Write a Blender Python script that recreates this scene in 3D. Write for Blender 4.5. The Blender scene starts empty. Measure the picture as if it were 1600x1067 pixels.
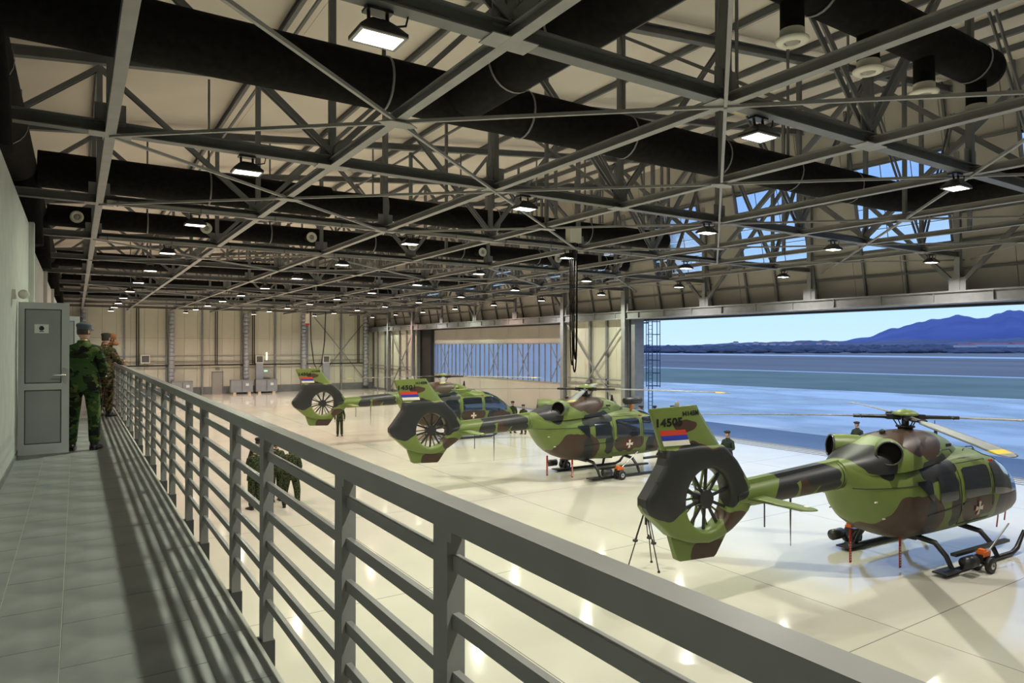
import bpy, math, random
from mathutils import Vector, Matrix
random.seed(7)
C = bpy.context.scene.collection
sc = bpy.context.scene
PI = math.pi
# ------------------------------------------------------------------ camera
F = 1060.0; TH = math.atan(681/1060.0); ct, st = math.cos(TH), math.sin(TH); H = 4.9
cam_d = bpy.data.cameras.new('camera'); cam = bpy.data.objects.new('camera', cam_d); C.objects.link(cam)
cam.location = (0, 0, H); cam.rotation_euler = (math.radians(90.4), 0, -TH)
cam_d.sensor_width = 36; cam_d.lens = F/1600*36; cam_d.clip_end = 20000; cam_d.clip_start = .05
sc.camera = cam
# ------------------------------------------------------------------ world: dusk sky with thin cloud
w = bpy.data.worlds.new('world'); sc.world = w; w.use_nodes = True
nt = w.node_tree; nt.nodes.clear(); L = nt.links.new
tc = nt.nodes.new('ShaderNodeTexCoord'); sp = nt.nodes.new('ShaderNodeSeparateXYZ'); L(tc.outputs['Generated'], sp.inputs[0])
cr = nt.nodes.new('ShaderNodeValToRGB'); L(sp.outputs['Z'], cr.inputs[0])
e = cr.color_ramp.elements
e[0].position = 0; e[0].color = (.50, .70, .89, 1); e[1].position = 1; e[1].color = (.22, .36, .66, 1)
n = e.new(.06); n.color = (.42, .66, .94, 1)
n = e.new(.22); n.color = (.25, .46, .92, 1)
n = e.new(.5); n.color = (.24, .41, .82, 1)
mp = nt.nodes.new('ShaderNodeMapping'); mp.inputs['Scale'].default_value = (2, 2, 9); L(tc.outputs['Generated'], mp.inputs[0])
no = nt.nodes.new('ShaderNodeTexNoise'); no.inputs['Scale'].default_value = 1.6; no.inputs['Detail'].default_value = 6; L(mp.outputs[0], no.inputs[0])
r2 = nt.nodes.new('ShaderNodeValToRGB'); L(no.outputs['Fac'], r2.inputs[0])
r2.color_ramp.elements[0].position = .42; r2.color_ramp.elements[1].position = .75
r2.color_ramp.elements[1].color = (.4, .4, .4, 1)
mx = nt.nodes.new('ShaderNodeMixRGB'); L(r2.outputs[0], mx.inputs[0]); L(cr.outputs[0], mx.inputs[1]); mx.inputs[2].default_value = (.62, .78, .95, 1)
bg = nt.nodes.new('ShaderNodeBackground'); L(mx.outputs[0], bg.inputs[0]); bg.inputs[1].default_value = 1.3
wo = nt.nodes.new('ShaderNodeOutputWorld'); L(bg.outputs[0], wo.inputs[0])
vs = sc.view_settings; vs.view_transform = 'Standard'; vs.look = 'None'; vs.exposure = 0.0; vs.gamma = 1; vs.use_curve_mapping = False
LAMP_W = 105.0
LAMP_LENS = 14.0

# ------------------------------------------------------------------ materials
def principled(name, col, rough=.6, metal=0, spec=.5, alpha=None):
    m = bpy.data.materials.new(name); m.use_nodes = True
    b = m.node_tree.nodes['Principled BSDF']
    b.inputs['Base Color'].default_value = (*col, 1); b.inputs['Roughness'].default_value = rough
    b.inputs['Metallic'].default_value = metal; b.inputs['Specular IOR Level'].default_value = spec
    return m
def noisy(name, col, col2, scale=4, rough=.6, metal=0, bump=0, detail=4, lo=.35, hi=.65, stretch=(1, 1, 1), spec=.5, rvar=0):
    m = principled(name, col, rough, metal, spec); t = m.node_tree; b = t.nodes['Principled BSDF']
    tc = t.nodes.new('ShaderNodeTexCoord'); mp = t.nodes.new('ShaderNodeMapping'); mp.inputs['Scale'].default_value = stretch
    t.links.new(tc.outputs['Object'], mp.inputs[0])
    n = t.nodes.new('ShaderNodeTexNoise'); n.inputs['Scale'].default_value = scale; n.inputs['Detail'].default_value = detail
    t.links.new(mp.outputs[0], n.inputs[0])
    r = t.nodes.new('ShaderNodeValToRGB'); r.color_ramp.elements[0].position = lo; r.color_ramp.elements[1].position = hi
    r.color_ramp.elements[0].color = (*col, 1); r.color_ramp.elements[1].color = (*col2, 1)
    t.links.new(n.outputs['Fac'], r.inputs[0]); t.links.new(r.outputs[0], b.inputs['Base Color'])
    if bump:
        bp = t.nodes.new('ShaderNodeBump'); bp.inputs['Strength'].default_value = bump; bp.inputs['Distance'].default_value = .02
        t.links.new(n.outputs['Fac'], bp.inputs['Height']); t.links.new(bp.outputs[0], b.inputs['Normal'])
    if rvar:
        mr = t.nodes.new('ShaderNodeMapRange'); mr.inputs['To Min'].default_value = max(0, rough-rvar); mr.inputs['To Max'].default_value = rough+rvar
        mr.inputs['From Min'].default_value = .3; mr.inputs['From Max'].default_value = .7
        t.links.new(n.outputs['Fac'], mr.inputs[0]); t.links.new(mr.outputs[0], b.inputs['Roughness'])
    return m
def emissive(name, col, s):
    m = principled(name, (.8, .8, .8)); b = m.node_tree.nodes['Principled BSDF']
    b.inputs['Emission Color'].default_value = (*col, 1); b.inputs['Emission Strength'].default_value = s; return m
def glass(name, tint, rough=.05, mix=.25):
    m = bpy.data.materials.new(name); m.use_nodes = True; t = m.node_tree; t.nodes.clear()
    o = t.nodes.new('ShaderNodeOutputMaterial'); tr = t.nodes.new('ShaderNodeBsdfTransparent'); tr.inputs[0].default_value = (*tint, 1)
    g = t.nodes.new('ShaderNodeBsdfGlossy'); g.inputs['Roughness'].default_value = rough
    fr = t.nodes.new('ShaderNodeFresnel'); fr.inputs[0].default_value = 1.45
    mx = t.nodes.new('ShaderNodeMixShader'); t.links.new(fr.outputs[0], mx.inputs[0])
    t.links.new(tr.outputs[0], mx.inputs[1]); t.links.new(g.outputs[0], mx.inputs[2]); t.links.new(mx.outputs[0], o.inputs[0]); return m
M = {}
M['steel'] = noisy('grey_painted_steel', (.135, .14, .145), (.16, .165, .17), 3, .5)
M['steel_light'] = noisy('light_grey_painted_steel', (.27, .265, .26), (.31, .305, .30), 3, .5)
M['column'] = noisy('column_paint', (.20, .205, .215), (.24, .245, .25), 3, .45)
M['duct'] = noisy('black_duct_foam', (.008, .0075, .007), (.014, .013, .012), 9, .9, spec=.12)
M['strap'] = principled('grey_strap', (.22, .22, .22), .5)
M['ceiling'] = noisy('ceiling_sheet', (.70, .635, .55), (.76, .69, .60), .35, .75, bump=.05)
M['clad'] = noisy('upper_cladding', (.40, .38, .34), (.45, .425, .38), .5, .6)
M['wallpanel'] = noisy('cream_wall_panel', (.55, .54, .44), (.60, .59, .49), .6, .55)
M['plinth'] = noisy('wall_plinth', (.15, .16, .16), (.19, .2, .2), 2, .7)
M['plaster'] = noisy('painted_plaster', (.40, .42, .39), (.46, .48, .45), 3, .8, bump=.1)
M['rail'] = noisy('railing_paint', (.20, .195, .195), (.225, .22, .22), 5, .36)
M['bracket'] = principled('dark_bracket', (.05, .052, .055), .5)
M['doorw'] = principled('white_door_frame', (.46, .475, .49), .4)
M['doorp'] = noisy('grey_door_panel', (.27, .28, .295), (.30, .31, .325), 2, .5)
M['gasket'] = principled('black_gasket', (.02, .02, .02), .5)
M['chrome'] = principled('brushed_metal', (.55, .55, .56), .3, 1)
M['gunmetal'] = principled('gunmetal', (.10, .10, .10), .3, .8)
M['matte_black'] = principled('matte_black', (.010, .009, .008), .95, 0, .05)
M['paper'] = principled('white_paper', (.7, .71, .72), .7)
M['ink'] = principled('black_ink', (.02, .02, .022), .6)
M['black'] = principled('black_rubber', (.012, .012, .013), .55)
M['blackm'] = principled('black_metal', (.02, .02, .022), .35)
M['white'] = principled('white_plastic', (.72, .70, .62), .5)
M['whited'] = principled('grey_grille', (.34, .33, .30), .6)
M['red'] = principled('red_ribbon', (.5, .03, .03), .6)
M['orange'] = principled('orange_paint', (.75, .16, .02), .45)
M['yellow'] = principled('yellow_paint', (.80, .58, .03), .4)
M['blade'] = noisy('grey_blade', (.23, .245, .24), (.28, .295, .29), 2, .4)
M['wood'] = noisy('pale_timber', (.55, .45, .28), (.62, .52, .33), 6, .7)
M['galv'] = principled('galvanised_metal', (.36, .38, .42), .42, .45)
M['unit'] = noisy('grey_unit_casing', (.24, .26, .28), (.28, .3, .32), 2, .45)
M['skin'] = noisy('skin', (.50, .29, .20), (.58, .35, .25), 12, .55)
M['hair'] = noisy('dark_hair', (.03, .022, .015), (.05, .035, .025), 40, .7)
M['beret'] = principled('navy_wool', (.018, .022, .035), .9)
M['cap'] = principled('slate_cap_wool', (.06, .08, .10), .9)
M['fur'] = noisy('orange_brown_fur', (.16, .06, .02), (.30, .14, .05), 60, .9, bump=.6)
M['boots'] = principled('boot_leather', (.012, .011, .010), .35)
M['hardhat'] = principled('dark_cap', (.05, .04, .035), .8)
M['lens_white'] = emissive('lamp_lens_white', (1, .96, .90), LAMP_LENS)
M['lens_pink'] = emissive('lamp_lens_pink', (1, .72, .62), LAMP_LENS)
M['lens_green'] = emissive('lamp_lens_green', (.93, 1, .80), LAMP_LENS)
M['windowglass'] = glass('clear_pane', (.93, .95, .97), .02)
M['canopyglass'] = glass('tinted_canopy', (.16, .19, .24), .02)
M['poly'] = None
def make_poly():
    m = bpy.data.materials.new('frosted_glazing'); m.use_nodes = True; t = m.node_tree; t.nodes.clear()
    o = t.nodes.new('ShaderNodeOutputMaterial'); a = t.nodes.new('ShaderNodeBsdfTranslucent'); a.inputs[0].default_value = (.95, .95, .96, 1)
    b = t.nodes.new('ShaderNodeBsdfTransparent'); b.inputs[0].default_value = (.8, .84, .9, 1)
    g = t.nodes.new('ShaderNodeBsdfGlossy'); g.inputs['Roughness'].default_value = .3
    mx = t.nodes.new('ShaderNodeMixShader'); mx.inputs[0].default_value = .4; t.links.new(a.outputs[0], mx.inputs[1]); t.links.new(b.outputs[0], mx.inputs[2])
    m2 = t.nodes.new('ShaderNodeMixShader'); m2.inputs[0].default_value = .08; t.links.new(mx.outputs[0], m2.inputs[1]); t.links.new(g.outputs[0], m2.inputs[2])
    t.links.new(m2.outputs[0], o.inputs[0]); return m
M['poly'] = make_poly()
# hangar floor: glossy cream epoxy with thin saw-cut joints
def make_floor():
    m = noisy('epoxy_floor', (.60, .575, .49), (.66, .635, .55), .25, .085, spec=.6, rvar=.02)
    t = m.node_tree; b = t.nodes['Principled BSDF']; ramp = [n for n in t.nodes if n.type == 'VALTORGB'][0]
    tc = [n for n in t.nodes if n.type == 'TEX_COORD'][0]
    br = t.nodes.new('ShaderNodeTexBrick'); br.offset = 0; br.inputs['Scale'].default_value = 1
    br.inputs['Brick Width'].default_value = 6.0; br.inputs['Row Height'].default_value = 6.25; br.inputs['Mortar Size'].default_value = .010
    t.links.new(tc.outputs['Object'], br.inputs[0])
    mx = t.nodes.new('ShaderNodeMixRGB'); t.links.new(br.outputs['Fac'], mx.inputs[0]); t.links.new(ramp.outputs[0], mx.inputs[1])
    mx.inputs[2].default_value = (.22, .21, .18, 1); t.links.new(mx.outputs[0], b.inputs['Base Color'])
    n = t.nodes.new('ShaderNodeTexNoise'); n.inputs['Scale'].default_value = 1.3; n.inputs['Detail'].default_value = 2
    t.links.new(tc.outputs['Object'], n.inputs[0])
    bp = t.nodes.new('ShaderNodeBump'); bp.inputs['Strength'].default_value = .12; bp.inputs['Distance'].default_value = .02
    t.links.new(n.outputs['Fac'], bp.inputs['Height']); t.links.new(bp.outputs[0], b.inputs['Normal'])
    b.inputs['Coat Weight'].default_value = .0
    return m
M['floor'] = make_floor()
M['tile'] = noisy('grey_floor_tile', (.15, .165, .165), (.23, .245, .24), 3.5, .38, rvar=.06)
M['grout'] = principled('grout', (.42, .42, .38), .8)
M['apron'] = noisy('wet_concrete_apron', (.30, .32, .36), (.92, .92, .92), .13, .32, stretch=(1, .7, 1), detail=12, rvar=.16, lo=.43, hi=.57)
M['asphalt'] = noisy('dark_wet_asphalt', (.06, .10, .20), (.075, .12, .22), .6, .45)
M['grass'] = noisy('dull_grass', (.20, .25, .20), (.28, .32, .26), .08, .95, detail=9)
M['field'] = noisy('brown_field', (.21, .19, .20), (.30, .27, .27), .03, .95, stretch=(1, .3, 1), detail=9)
M['runway'] = principled('pale_runway', (.72, .75, .8), .6)
M['mount'] = noisy('hazed_mountain_forest', (.085, .115, .34), (.125, .16, .42), .004, 1, detail=8)  # forest tinted blue: the aerial haze is put into the base colour
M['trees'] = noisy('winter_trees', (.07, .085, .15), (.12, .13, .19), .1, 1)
M['roofred'] = principled('red_roof_sheet', (.45, .10, .12), .6)
M['housew'] = principled('pale_render', (.55, .6, .68), .7)
M['bluesteel'] = principled('blue_grey_steel', (.06, .10, .19), .5)

def camo_cloth(name, cols, scale, th=(.40, .50, .60)):
    m = principled(name, cols[0], .9, spec=.2); t = m.node_tree; b = t.nodes['Principled BSDF']
    tc = t.nodes.new('ShaderNodeTexCoord'); prev = None
    for i, c in enumerate(cols):
        if i == 0:
            r = t.nodes.new('ShaderNodeRGB'); r.outputs[0].default_value = (*c, 1); prev = r.outputs[0]; continue
        mp = t.nodes.new('ShaderNodeMapping'); mp.inputs['Location'].default_value = (i*7.3, i*3.1, i*5.7); mp.inputs['Scale'].default_value = (1, 1, 1.5)
        t.links.new(tc.outputs['Object'], mp.inputs[0])
        n = t.nodes.new('ShaderNodeTexNoise'); n.inputs['Scale'].default_value = scale; n.inputs['Detail'].default_value = 2.5; t.links.new(mp.outputs[0], n.inputs[0])
        g = t.nodes.new('ShaderNodeMath'); g.operation = 'GREATER_THAN'; g.inputs[1].default_value = th[i-1]; t.links.new(n.outputs['Fac'], g.inputs[0])
        mx = t.nodes.new('ShaderNodeMixRGB'); t.links.new(g.outputs[0], mx.inputs[0]); t.links.new(prev, mx.inputs[1]); mx.inputs[2].default_value = (*c, 1); prev = mx.outputs[0]
    t.links.new(prev, b.inputs['Base Color']); return m
M['camo1'] = camo_cloth('woodland_camouflage_cloth', [(.016, .026, .012), (.035, .075, .022), (.095, .125, .035), (.010, .012, .009)], 6.5, (.47, .56, .58))
M['camo2'] = camo_cloth('brown_camouflage_cloth', [(.10, .06, .03), (.05, .07, .025), (.20, .12, .07), (.02, .018, .012)], 14, (.5, .56, .56))
M['camo3'] = camo_cloth('digital_camouflage_cloth', [(.02, .028, .014), (.05, .07, .03), (.09, .10, .045), (.008, .008, .007)], 26, (.47, .56, .55))
M['jacket'] = noisy('dark_green_jacket', (.012, .022, .016), (.02, .032, .022), 10, .8)

GREEN, BROWN, CHAR = (.135, .185, .045), (.055, .032, .02), (.022, .023, .024)
BLOBS = [  # local side-view camouflage paint: colour, centre x, z, radii
    (BROWN, -.95, 1.12, .92, .60), (BROWN, -1.5, .78, .8, .22), (BROWN, -.35, 2.85, .85, .42), (BROWN, 1.42, 1.2, .72, .34), (BROWN, 3.1, 1.05, .75, .34),
    (BROWN, -3.72, 2.05, .22, .4), (BROWN, -5.72, 1.62, .36, .24), (BROWN, -6.35, 1.08, .5, .24), (BROWN, -6.92, 3.46, .28, .12),
    (BROWN, -6.7, 3.02, .6, .14), (BROWN, -2.6, 1.2, .3, .3),
    (CHAR, -2.0, 2.52, .42, .27), (CHAR, -1.75, 2.3, .26, .17), (CHAR, -.05, 2.22, .72, .24), (CHAR, .42, 1.35, .2, .62), (CHAR, -.52, 1.2, .2, .34),
    (CHAR, -.55, .7, .38, .3), (CHAR, 2.5, 1.35, .2, .55), (CHAR, 3.5, 2.0, .3, .3), (CHAR, -3.3, 2.25, .5, .2), (CHAR, -3.9, 2.4, .75, .18), (CHAR, -3.1, 2.0, .35, .22), (CHAR, -4.35, 2.1, .35, .25),
    (CHAR, -6.7, 2.62, 1.22, .50), (CHAR, -7.45, 2.25, .5, .42), (CHAR, -5.95, 2.3, .42, .38)]
def heli_paint(tint=1.0, name='helicopter_camouflage_paint'):
    m = principled(name, GREEN, .42, spec=.4); t = m.node_tree; b = t.nodes['Principled BSDF']; Lk = t.links.new
    tc = t.nodes.new('ShaderNodeTexCoord'); n = t.nodes.new('ShaderNodeTexNoise'); n.inputs['Scale'].default_value = 1.9; n.inputs['Detail'].default_value = 1
    Lk(tc.outputs['Object'], n.inputs[0])
    s1 = t.nodes.new('ShaderNodeVectorMath'); s1.operation = 'SUBTRACT'; Lk(n.outputs['Color'], s1.inputs[0]); s1.inputs[1].default_value = (.5, .5, .5)
    s2 = t.nodes.new('ShaderNodeVectorMath'); s2.operation = 'MULTIPLY_ADD'; Lk(s1.outputs[0], s2.inputs[0]); s2.inputs[1].default_value = (.4, 0, .4); Lk(tc.outputs['Object'], s2.inputs[2])
    r = t.nodes.new('ShaderNodeRGB'); r.outputs[0].default_value = (*[c*tint for c in GREEN], 1); prev = r.outputs[0]
    for col, x, z, a, c in BLOBS:
        d = t.nodes.new('ShaderNodeVectorMath'); d.operation = 'SUBTRACT'; Lk(s2.outputs[0], d.inputs[0]); d.inputs[1].default_value = (x, 0, z)
        k = t.nodes.new('ShaderNodeVectorMath'); k.operation = 'MULTIPLY'; Lk(d.outputs[0], k.inputs[0]); k.inputs[1].default_value = (1/a, 0, 1/c)
        l = t.nodes.new('ShaderNodeVectorMath'); l.operation = 'LENGTH'; Lk(k.outputs[0], l.inputs[0])
        g = t.nodes.new('ShaderNodeMath'); g.operation = 'LESS_THAN'; g.inputs[1].default_value = 1; Lk(l.outputs['Value'], g.inputs[0])
        mx = t.nodes.new('ShaderNodeMixRGB'); Lk(g.outputs[0], mx.inputs[0]); Lk(prev, mx.inputs[1]); mx.inputs[2].default_value = (*[v*tint for v in col], 1); prev = mx.outputs[0]
    Lk(prev, b.inputs['Base Color']); return m
M['heli'] = heli_paint()
M['green'] = principled('green_paint', GREEN, .42)
M['seat'] = principled('seat_fabric', (.30, .30, .29), .8)
M['flagr'] = principled('flag_red', (.50, .04, .02), .5); M['flagb'] = principled('flag_blue', (.02, .035, .32), .5); M['flagw'] = principled('flag_white', (.72, .70, .62), .5)

# ------------------------------------------------------------------ mesh building
def link(name, me, mat=None, parent=None):
    o = bpy.data.objects.new(name, me); C.objects.link(o)
    if mat is not None and me is not None:
        for m_ in (mat if isinstance(mat, (list, tuple)) else [mat]): me.materials.append(m_)
    if parent: o.parent = parent
    return o
class MB:
    def __init__(s): s.v = []; s.f = []; s.sm = []; s.mi = []
    def add(s, vs, fs, smooth=False, mi=0):
        k = len(s.v); s.v += [tuple(p) for p in vs]
        for f in fs: s.f.append(tuple(i+k for i in f)); s.sm.append(smooth); s.mi.append(mi)
        return s
    def box(s, c, d, rot=None, mi=0):
        hx, hy, hz = d[0]/2, d[1]/2, d[2]/2
        vs = [Vector((x*hx, y*hy, z*hz)) for x in (-1, 1) for y in (-1, 1) for z in (-1, 1)]
        if rot is not None: vs = [rot @ p for p in vs]
        c = Vector(c)
        return s.add([p+c for p in vs], [(0, 1, 3, 2), (4, 6, 7, 5), (0, 4, 5, 1), (2, 3, 7, 6), (0, 2, 6, 4), (1, 5, 7, 3)], mi=mi)
    def b2(s, a, b, mi=0): return s.box([(a[i]+b[i])/2 for i in range(3)], [abs(b[i]-a[i]) for i in range(3)], mi=mi)
    def frame(s, p, q, up=(0, 0, 1)):
        d = (Vector(q)-Vector(p)).normalized(); u = Vector(up)
        if abs(d.dot(u)) > .98: u = Vector((0, 1, 0))
        r = d.cross(u).normalized(); u = r.cross(d).normalized(); return d, r, u
    def bar(s, p, q, w, h, up=(0, 0, 1), mi=0):
        p, q = Vector(p), Vector(q); d, r, u = s.frame(p, q, up)
        vs = [b+r*(x*w/2)+u*(y*h/2) for b in (p, q) for x, y in ((-1, -1), (1, -1), (1, 1), (-1, 1))]
        return s.add(vs, [(3, 2, 1, 0), (4, 5, 6, 7), (0, 1, 5, 4), (1, 2, 6, 5), (2, 3, 7, 6), (3, 0, 4, 7)], mi=mi)
    def hb(s, p, q, w, h, t=.015, up=(0, 0, 1)):   # I-section beam
        p, q = Vector(p), Vector(q); d, r, u = s.frame(p, q, up)
        for k in (-1, 1): s.bar(p+u*(k*(h/2-t/2)), q+u*(k*(h/2-t/2)), w, t, up)
        return s.bar(p, q, t, h-2*t, up)
    def tube(s, pts, r, n=12, cap=True, mi=0, smooth=True):
        pts = [Vector(p) for p in pts]; rs = r if isinstance(r, (list, tuple)) else [r]*len(pts)
        vs = []; prev = None
        for i, p in enumerate(pts):
            d = (pts[min(i+1, len(pts)-1)]-pts[max(i-1, 0)]).normalized()
            if prev is None:
                u = Vector((0, 0, 1)) if abs(d.z) < .95 else Vector((0, 1, 0))
                a = d.cross(u).normalized()
            else: a = (prev-d*prev.dot(d)).normalized()
            prev = a; b = d.cross(a)
            vs += [p+(a*math.cos(t*2*PI/n)+b*math.sin(t*2*PI/n))*rs[i] for t in range(n)]
        m = len(pts)
        fs = [(i*n+j, i*n+(j+1) % n, (i+1)*n+(j+1) % n, (i+1)*n+j) for i in range(m-1) for j in range(n)]
        s.add(vs, fs, smooth, mi)
        if cap: s.add(vs[:n], [tuple(range(n))[::-1]], False, mi); s.add(vs[-n:], [tuple(range(n))], False, mi)
        return s
    def lathe(s, c, prof, n=20, axis='z', mi=0):
        vs = []
        for r, h in prof:
            for k in range(n):
                a = k*2*PI/n; x, y = r*math.cos(a), r*math.sin(a)
                p = {'z': (x, y, h), 'y': (x, h, y), 'x': (h, x, y)}[axis]; vs.append(Vector(c)+Vector(p))
        m = len(prof)
        return s.add(vs, [(i*n+j, i*n+(j+1) % n, (i+1)*n+(j+1) % n, (i+1)*n+j) for i in range(m-1) for j in range(n)], True, mi)
    def cone(s, p, d, prof, n=28, smooth=True):   # profile (radius, distance) turned about direction d
        d = Vector(d).normalized(); a = d.cross(Vector((0, 0, 1))).normalized(); b = d.cross(a); p = Vector(p); vs = []
        for r, h in prof:
            vs += [p+d*h+(a*math.cos(k*2*PI/n)+b*math.sin(k*2*PI/n))*r for k in range(n)]
        return s.add(vs, [(i*n+j, i*n+(j+1) % n, (i+1)*n+(j+1) % n, (i+1)*n+j) for i in range(len(prof)-1) for j in range(n)], smooth)
    def mesh(s, name):
        me = bpy.data.meshes.new(name); me.from_pydata(s.v, [], s.f)
        me.polygons.foreach_set('use_smooth', s.sm); me.polygons.foreach_set('material_index', s.mi); me.update(); return me
    def build(s, name, mat, parent=None):
        return link(name, s.mesh(name), mat, parent)
def empty(name, loc=(0, 0, 0), rz=0):
    o = bpy.data.objects.new(name, None); C.objects.link(o); o.location = loc; o.rotation_euler = (0, 0, rz); o.empty_display_size = .2; return o
def tag(o, label, cat, group=None):
    o['label'] = label; o['category'] = cat
    if group: o['group'] = group
    return o
def struct(o, label=None):
    o['kind'] = 'structure'
    if label: o['label'] = label
    return o
kids = {}
def copy_tree(o, parent=None):
    c = o.copy(); C.objects.link(c); c.parent = parent
    for ch in o.children: copy_tree(ch, c)
    return c
ORD = ['first', 'second', 'third', 'fourth', 'fifth', 'sixth', 'seventh', 'eighth', 'ninth', 'tenth', 'eleventh', 'twelfth', 'thirteenth']

# ================================================================== SETTING
XW = 28.6; YF = 75.15; ZB = 8.3
TY = [.15+6.25*k for k in range(12)]          # truss planes
NX = [.45+3.62*k for k in range(8)]           # node positions
def ztop(x): return 11.5+.106*x
fl = struct(MB().b2((-6, -8, -.3), (29.55, YF+.5, 0)).build('floor', M['floor']), 'glossy cream epoxy hangar floor')
# gallery
GZ = 3.4
gal = struct(MB().b2((-.70, -4, GZ-.28), (.79, YF, GZ-.004)).build('floor', M['grout']), 'raised gallery floor slab')
gal.name = 'gallery_floor'
tme = MB(); tme.b2((-.1475, -.2975, -.02), (.1475, .2975, 0)); tme = tme.mesh('tile'); tme.materials.append(M['tile'])
cols = [-.51, -.21, .09, .385, .650]
wd = {}
for ci, x in enumerate(cols):
    for k in range(0, 26):
        y = .5+k*.6+(.3 if ci % 2 else 0)
        t = link('tile', tme, None, gal); t.location = (x, y, GZ)
        if ci == 4: t.scale = (.78, 1, 1)
tb = MB()
for ci, x in enumerate(cols):
    for k in range(26, 120):
        y = .5+k*.6+(.3 if ci % 2 else 0)
        if y < YF-.4: tb.b2((x-(.117 if ci == 4 else .147), y-.2975, GZ-.02), (x+(.117 if ci == 4 else .147), y+.2975, GZ))
ob = tb.build('distant_tiles', M['tile'], gal); ob['kind'] = 'stuff'
# office wall on the left, lower storey and gallery storey
wl = struct(MB().b2((-1.0, -4, 0), (-.675, 14, 6.96)).b2((-1.0, 14, 0), (-.675, YF, 6.7)).b2((-6, -4, 6.5), (-1.0, YF, 6.7)).build('wall_left', M['plaster']))
MB().b2((-.675, 13.9, GZ), (-.60, 14.15, 6.98)).b2((-.675, 20, GZ), (-.60, 20.25, 6.72)).b2((-.675, 26, GZ), (-.60, 26.25, 6.72)).build('pilaster', M['plaster'], wl)
struct(MB().b2((-.675, -3, GZ), (-.66, YF, GZ+.07)).build('baseboard_left', M['plinth']))
struct(MB().b2((-6.2, -8, 0), (-6, YF, 12)).build('wall_west', M['clad']))
struct(MB().b2((-6, -8.2, 0), (30, -8, 15)).build('wall_south', M['clad']))
# ceiling sheets (monopitch)
ce = struct(MB().add([(x, y, ztop(x)+dz) for dz in (.62, .75) for x in (-6.2, 30) for y in (-8.2, YF+.3)], [(0, 1, 3, 2), (4, 6, 7, 5), (0, 4, 5, 1), (2, 3, 7, 6), (0, 2, 6, 4), (1, 5, 7, 3)]).build('ceiling', M['plinth']))
ang = math.atan(.106)
cm = MB(); cm.box((0, 0, 0), (3.64, 6.243, .05)); cm = cm.mesh('ceiling_panel'); cm.materials.append(M['ceiling'])
for i in range(10):
    for k in range(14):
        x = -4.4+3.63*i; y = -2.975+6.25*k
        if y > YF or x > 29.5: continue
        if k > 30 and False: continue
        p = link('ceiling_panel', cm, None, ce); p.location = (x, y, ztop(x)+.58); p.rotation_euler = (0, -ang, 0)
# purlins: long roof members running along the hall
for i in range(9):
    x = NX[0]-3.62+3.62*i
    p = MB(); p.hb((x, -8, ztop(x)+.44), (x, YF, ztop(x)+.44), .09, .20, .012); ob = p.build('purlin', M['steel'], ce)

# far wall with separate panels
wf = struct(MB().b2((-6, YF+.12, 0), (30, YF+.35, 15)).build('wall_far', M['plinth']))
pm = {}
for (z0, z1) in ((.75, 3.4), (3.42, 5.7), (5.72, 9.2)):
    m_ = MB(); m_.b2((0, YF, z0), (1.16, YF+.14, z1)); pm[z0] = m_.mesh('wall_panel'); pm[z0].materials.append(M['wallpanel'])
    for k in range(29):
        p = link('wall_panel', pm[z0], None, wf); p.location = (-5+1.18*k, 0, 0)
MB().b2((-5, YF-.04, 0), (29, YF+.12, .74)).build('plinth', M['plinth'], wf)
MB().b2((-5, YF, 9.22), (29.5, YF+.14, 15)).build('upper_panel', M['clad'], wf)
def pxY(px, Y):
    t = (px-800)/F; return Y*(st+t*ct)/(ct-t*st)
def at(px, py, Y):
    x = pxY(px, Y); D = x*st+Y*ct; return x, H+(541-py)/F*D
for px in (194, 260, 316, 377, 430, 480, 533):
    x = pxY(px, YF-.1); c = MB(); c.hb((x, YF-.12, 0), (x, YF-.12, ztop(x)), .16, .22, .02, up=(0, 1, 0)); c.build('wall_column', M['column'], wf)
gi = MB()
for z in (3.35, 3.95): gi.bar((-1, YF-.16, z), (28.5, YF-.16, z), .05, .06)
gi.build('girt', M['column'], wf)
cb = MB().tube([(-.6, YF-.36, 2.98), (28.1, YF-.36, 2.98)], .07, 8).build('cable_pipe', M['black']); tag(cb, 'black pipe running level along the far cream wall', 'pipe')
for j, px in enumerate((215, 338, 396, 560)):
    x = pxY(px, YF-.3); t = MB().tube([(x-.09, YF-.3, 3.05), (x-.09, YF-.3, 8.6)], .05, 8).tube([(x+.09, YF-.3, 3.05), (x+.09, YF-.3, 8.6)], .05, 8)
    tag(t.build('vertical_pipe', M['black']), 'pair of black vertical pipes on the far wall, %s from the left' % ORD[j], 'pipe', 'black pipes on the far wall')
# cross bracing of the far wall
xb = MB(); a = pxY(490, YF-.2); b = pxY(575, YF-.2)
for p, q in (((a, 8.2), (b, .6)), ((b, 8.2), (a, .6))): xb.bar((p[0], YF-.2, p[1]), (q[0], YF-.2, q[1]), .08, .08)
tag(xb.build('wall_bracing', M['column']), 'grey steel cross bracing at right end of the far wall', 'bracing')
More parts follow.
